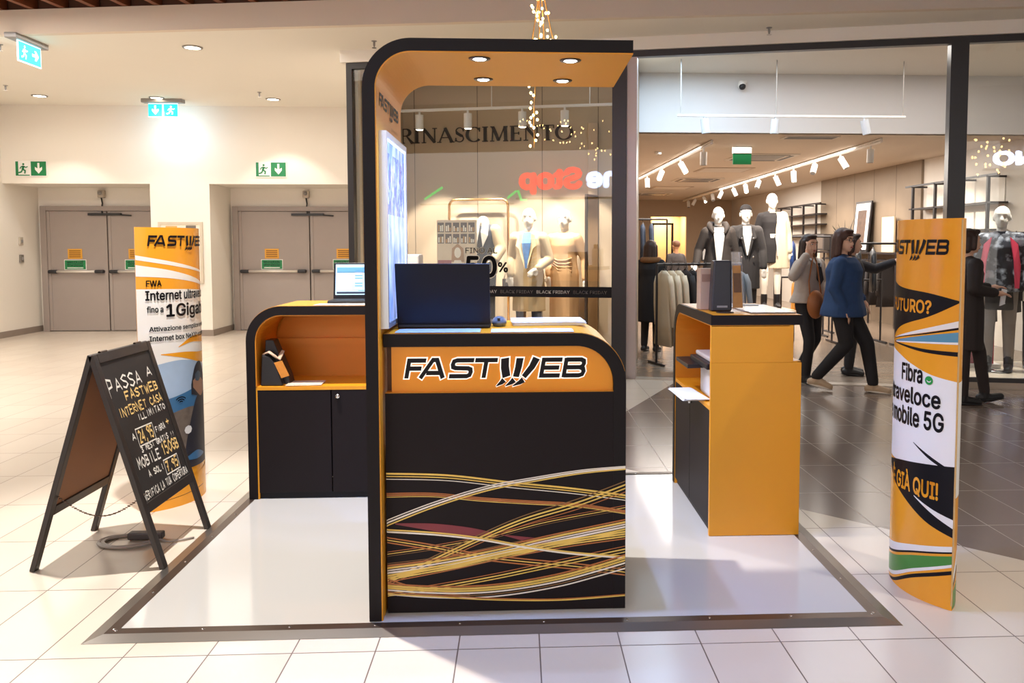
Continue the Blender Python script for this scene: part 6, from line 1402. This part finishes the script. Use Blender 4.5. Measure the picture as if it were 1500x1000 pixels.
# in the left window
M1 = mannequin('faceless mannequin in an open beige coat with blue patterned blouse in the left shop window', sp(-1.41, 1.0), RZS, 1.84, arms=[((-.155, 0, 1.318), (-.20, .03, 1.10), (-.20, -.06, .90), (.1, -.3, -1)), ((.155, 0, 1.318), (.23, .03, 1.08), (.13, -.14, .98), (-.6, -.4, -.5))])
M1.trousers('trousers', NAVYC, .9); M1.top('coat', COATB, .50, 1.02, .95, .022, .02); lapels(M1, COATB, z1=.98); insert(M1, BLU, z1=.98, w1=.012); M1.shoes(SHB, None, .1, 'boot')
m = MB(); m.box(tuple(M1.V(-.25, -.05, .80)), (.10, .03, .14), bev=.01); m.tube([M1.V(-.28, -.05, .85), M1.V(-.25, -.05, .94), M1.V(-.22, -.05, .85)], .005, 6); obj('handbag', m, mat('bag_brown', '#5b4636', .5), M1.t, world=False)
M2 = mannequin('faceless mannequin in a long beige draped dress at the right of the left shop window', sp(-1.0, 1.22), RZS - .15, 1.83, arms=[((-.155, 0, 1.318), (-.20, .03, 1.10), (-.17, -.04, .90), (.1, -.3, -1)), ((.155, 0, 1.318), (.235, .05, 1.08), (.255, .0, .86), (.1, -.3, -1))])
M2.top('dress', DRESSB, .22, 1.03, .98, .016, -.005, folds=.05); M2.shoes(SHT)
m = MB()
for i in range(5): m.tube([M2.V(-.12, -.085, 1.10 - i * .025), M2.V(-.04, -.112, 1.07 - i * .035), M2.V(.05, -.112, 1.07 - i * .04), M2.V(.12, -.085, 1.1 - i * .05)], .009, 6)
obj('drape_folds', m, DRESSB, M2.t, world=False, smooth=True)
t = thing('display_podium', 'small raised block under the headless mannequin in the left shop window', 'podium', sp(-1.95, .8, .1), group='podiums in the shop'); m = sb(); m.bx(-2.15, -1.75, .6, 1.0, .27, .3); obj('top', m, mat('podium_b9a48d', '#b9a48d', .4), t); m = sb(); m.bx(-2.13, -1.77, .62, .98, .1, .27); obj('body', m, mat('podium_dark', '#4a3f38'), t)
M3 = mannequin('headless mannequin in a navy waistcoat with white collar and beige sleeve behind the sale decal', sp(-1.95, .8, .303), RZS, 1.70, headless=True, arms=[((-.155, 0, 1.318), (-.235, .03, 1.08), (-.2, -.02, .86), (.1, -.3, -1)), ((.155, 0, 1.318), (.235, -.04, 1.10), (.20, -.20, .97), (-.5, -.7, -.1))])
M3.trousers('trousers', mat('trousers_black', '#1f1c1f'), .95); M3.top('waistcoat', mat('waistcoat_navy', '#222838', .7, var=.12), .80, 1.05, 0, .018); M3.shoes(SHB)
m = MB()
for q in (-1, 1): m.add([M3.V(q * .02, -.07, 1.42), M3.V(q * .085, -.05, 1.40), M3.V(q * .10, -.13, 1.26), M3.V(q * .04, -.155, 1.12), M3.V(q * .012, -.13, 1.30)], [(0, 1, 2, 3, 4)])
obj('collar', m, WHITEINK, M3.t, world=False, mods=[('SOLIDIFY', dict(thickness=.012))])
m = MB(); sh, el, wr, _ = M3.arms[1]; m.cap(M3.V(*sh), .078, M3.V(*el), .07); m.cap(M3.V(*el), .07, M3.V(*wr), .06); obj('beige_sleeve', m, COATB, M3.t, world=False, mods=RM(.011, 3))
# inside the entrance
CHAR = mat('coat_charcoal', '#322f30', .85, var=.08); CHAR2 = mat('coat_grey_brown', '#3a3330', .8, var=.08)
M4 = mannequin('faceless mannequin in an open dark hooded coat, the left of the three inside the entrance', (2.85, 11.6, .223), math.radians(-8), 1.80, arms=[((-.155, 0, 1.318), (-.25, .03, 1.08), (-.29, -.10, .90), (-.3, -.6, -.6)), ((.155, 0, 1.318), (.225, .03, 1.07), (.235, -.03, .86), (0, -.2, -1))])
M4.trousers('trousers', BLKC, .9); M4.top('coat', CHAR2, .72, 1.1, .97, .026, .015); insert(M4, WHITEINK, z1=.85, w0=.06, w1=.02, y=-.15); M4.shoes(SHB)
m = MB()
for q in (-1, 1): m.tube([M4.V(q * .02, .10, 1.42), M4.V(q * .10, .06, 1.42), M4.V(q * .11, -.03, 1.38), M4.V(q * .07, -.13, 1.30)], [.045, .05, .045, .02], 10)
obj('hood', m, CHAR2, M4.t, world=False, smooth=True)
M5 = mannequin('mannequin in a black beanie and long charcoal double-breasted coat inside the entrance', (3.30, 11.78, .223), math.radians(-6), 1.83)
M5.trousers('trousers', BLKC, .9); M5.top('coat', CHAR, .56, 1.06, .97, .024, .012); lapels(M5, CHAR, z1=.98); insert(M5, WHITEINK, z1=1.0, w0=.05, w1=.006, y=-.142); M5.shoes(SHB)
m = MB(); m.ell(M5.hp(0, .012, .062), (.086, .10, .078), 18, 12); m.ell(M5.hp(0, .012, .03), (.088, .102, .03), 18, 8); obj('beanie', m, mat('beanie_black', '#2d2a2c', .9), M5.t, world=False, smooth=True)
m = MB()
for q in (-1, 1):
    for z in (1.22, .98): m.ell(M5.V(q * .075, -.158, z), (.016, .008, .016), 10, 6)
obj('buttons', m, CHROME, M5.t, world=False, smooth=True)
M6 = mannequin('mannequin in a black sleeveless dress draped with a cream coat on the taller podium', (3.94, 12.6, .483), math.radians(-4), 1.80)
M6.top('dress', mat('dress_black', '#242124', .8), .66, 1.02, 0, .008, -.01); M6.shoes(SHB, None, .18, 'boot')
m = MB(); m.rings([tuple(M6.V(.10, 0, z)) + (rx, ry, 1) for z, rx, ry in ((.58, .17, .14), (.8, .16, .14), (1.05, .14, .14), (1.25, .13, .13), (1.38, .08, .09))], 24, fold=.09, nf=7); sh, el, wr, _ = M6.arms[1]; m.cap(M6.V(*sh), .085, M6.V(*el), .075); m.cap(M6.V(*el), .075, M6.V(*wr), .065); obj('coat_drape', m, CREAM, M6.t, world=False, mods=RM(.012, 3))
m = MB(); m.rings([tuple(M6.V(0, 0, z)) + (.155, .125) for z in (1.015, 1.07)], 24); m.tube([M6.V(.02, -.14, 1.04), M6.V(.04, -.16, .9), M6.V(.05, -.15, .76)], [.02, .025, .03], 8, flat=.3); obj('belt', m, WHITEINK, M6.t, world=False)
# in the right window
FLOR = bpy.data.materials.new('floral_navy'); FLOR.use_nodes = True; n = NT(FLOR); b = n.n['Principled BSDF']; tc = n.node('ShaderNodeTexCoord'); f = n.noise(tc.outputs['Object'], 13, 3)
rp = n.node('ShaderNodeValToRGB'); e = rp.color_ramp.elements; e[0].position = .48; e[0].color = lin('#232634'); e[1].position = .66; e[1].color = lin('#b9c0cc'); n.l.new(f, rp.inputs[0]); n.l.new(rp.outputs[0], b.inputs['Base Color']); b.inputs['Roughness'].default_value = .6
PINK = mat('lining_pink', '#e2405f', .6, var=.08)
M7 = mannequin('mannequin in a dark floral jacket with pink lining and ankle boots, right shop window', sp(3.93, .62, .1), RZS - .35, 1.80)
m = MB()
sk = M7.top('skirt', mat('skirt_black', '#262326', .6), .62, .95, 0, 0, .0); M7.top('jacket', FLOR, .80, 1.08, .97, .024, .01); 
for q in (-1, 1):
    m = MB(); m.add([M7.V(q * .085, -.125, 1.34), M7.V(q * .15, -.10, 1.27), M7.V(q * .178, -.105, 1.06), M7.V(q * .172, -.115, .84), M7.V(q * .14, -.15, .84), M7.V(q * .125, -.155, 1.1)], [(0, 1, 2, 3, 4, 5)]); obj('pink_lining', m, PINK, M7.t, world=False, mods=[('SOLIDIFY', dict(thickness=.012))])
m = MB()
for (h, kn, an, toe) in M7.legs: m.cap(M7.V(*h), .095, M7.V(*kn), .068); m.cap(M7.V(*kn), .068, M7.V(*an), .05)
obj('tights', m, mat('tights_grey', '#8d8078', .6), M7.t, world=False, mods=RM(.012, 2)); M7.shoes(SHB, DARKP, .26, 'ankle_boot')
M8 = mannequin('mannequin in a plain dark coat at the right edge of the right shop window', sp(4.42, .85, .1), RZS - .25, 1.78)
M8.trousers('trousers', BLKC, .9); M8.top('coat', mat('coat_black', '#1b191b'), .70, 1.08, .97, .024, .01); insert(M8, mat('blouse_brown', '#6d5546', .7), z1=1.05, w1=.015, y=-.145); M8.shoes(SHB, DARKP, .26, 'ankle_boot')

# ================================================================== apply the modifiers
bpy.context.view_layer.update()
dg = bpy.context.evaluated_depsgraph_get()
todo = [o for o in SC.objects if o.type == 'MESH' and len(o.modifiers)]
new = [(o, bpy.data.meshes.new_from_object(o.evaluated_get(dg), preserve_all_data_layers=False, depsgraph=dg)) for o in todo]
for o, me in new:
    nm = o.data.name; rem = any(x.type == 'REMESH' for x in o.modifiers); ms = [s_.material for s_ in o.material_slots]
    o.modifiers.clear(); o.data = me; me.name = nm
    if not len(me.materials):
        for x in ms: me.materials.append(x)
    if rem: me.polygons.foreach_set('use_smooth', [True] * len(me.polygons))
bpy.context.view_layer.update()
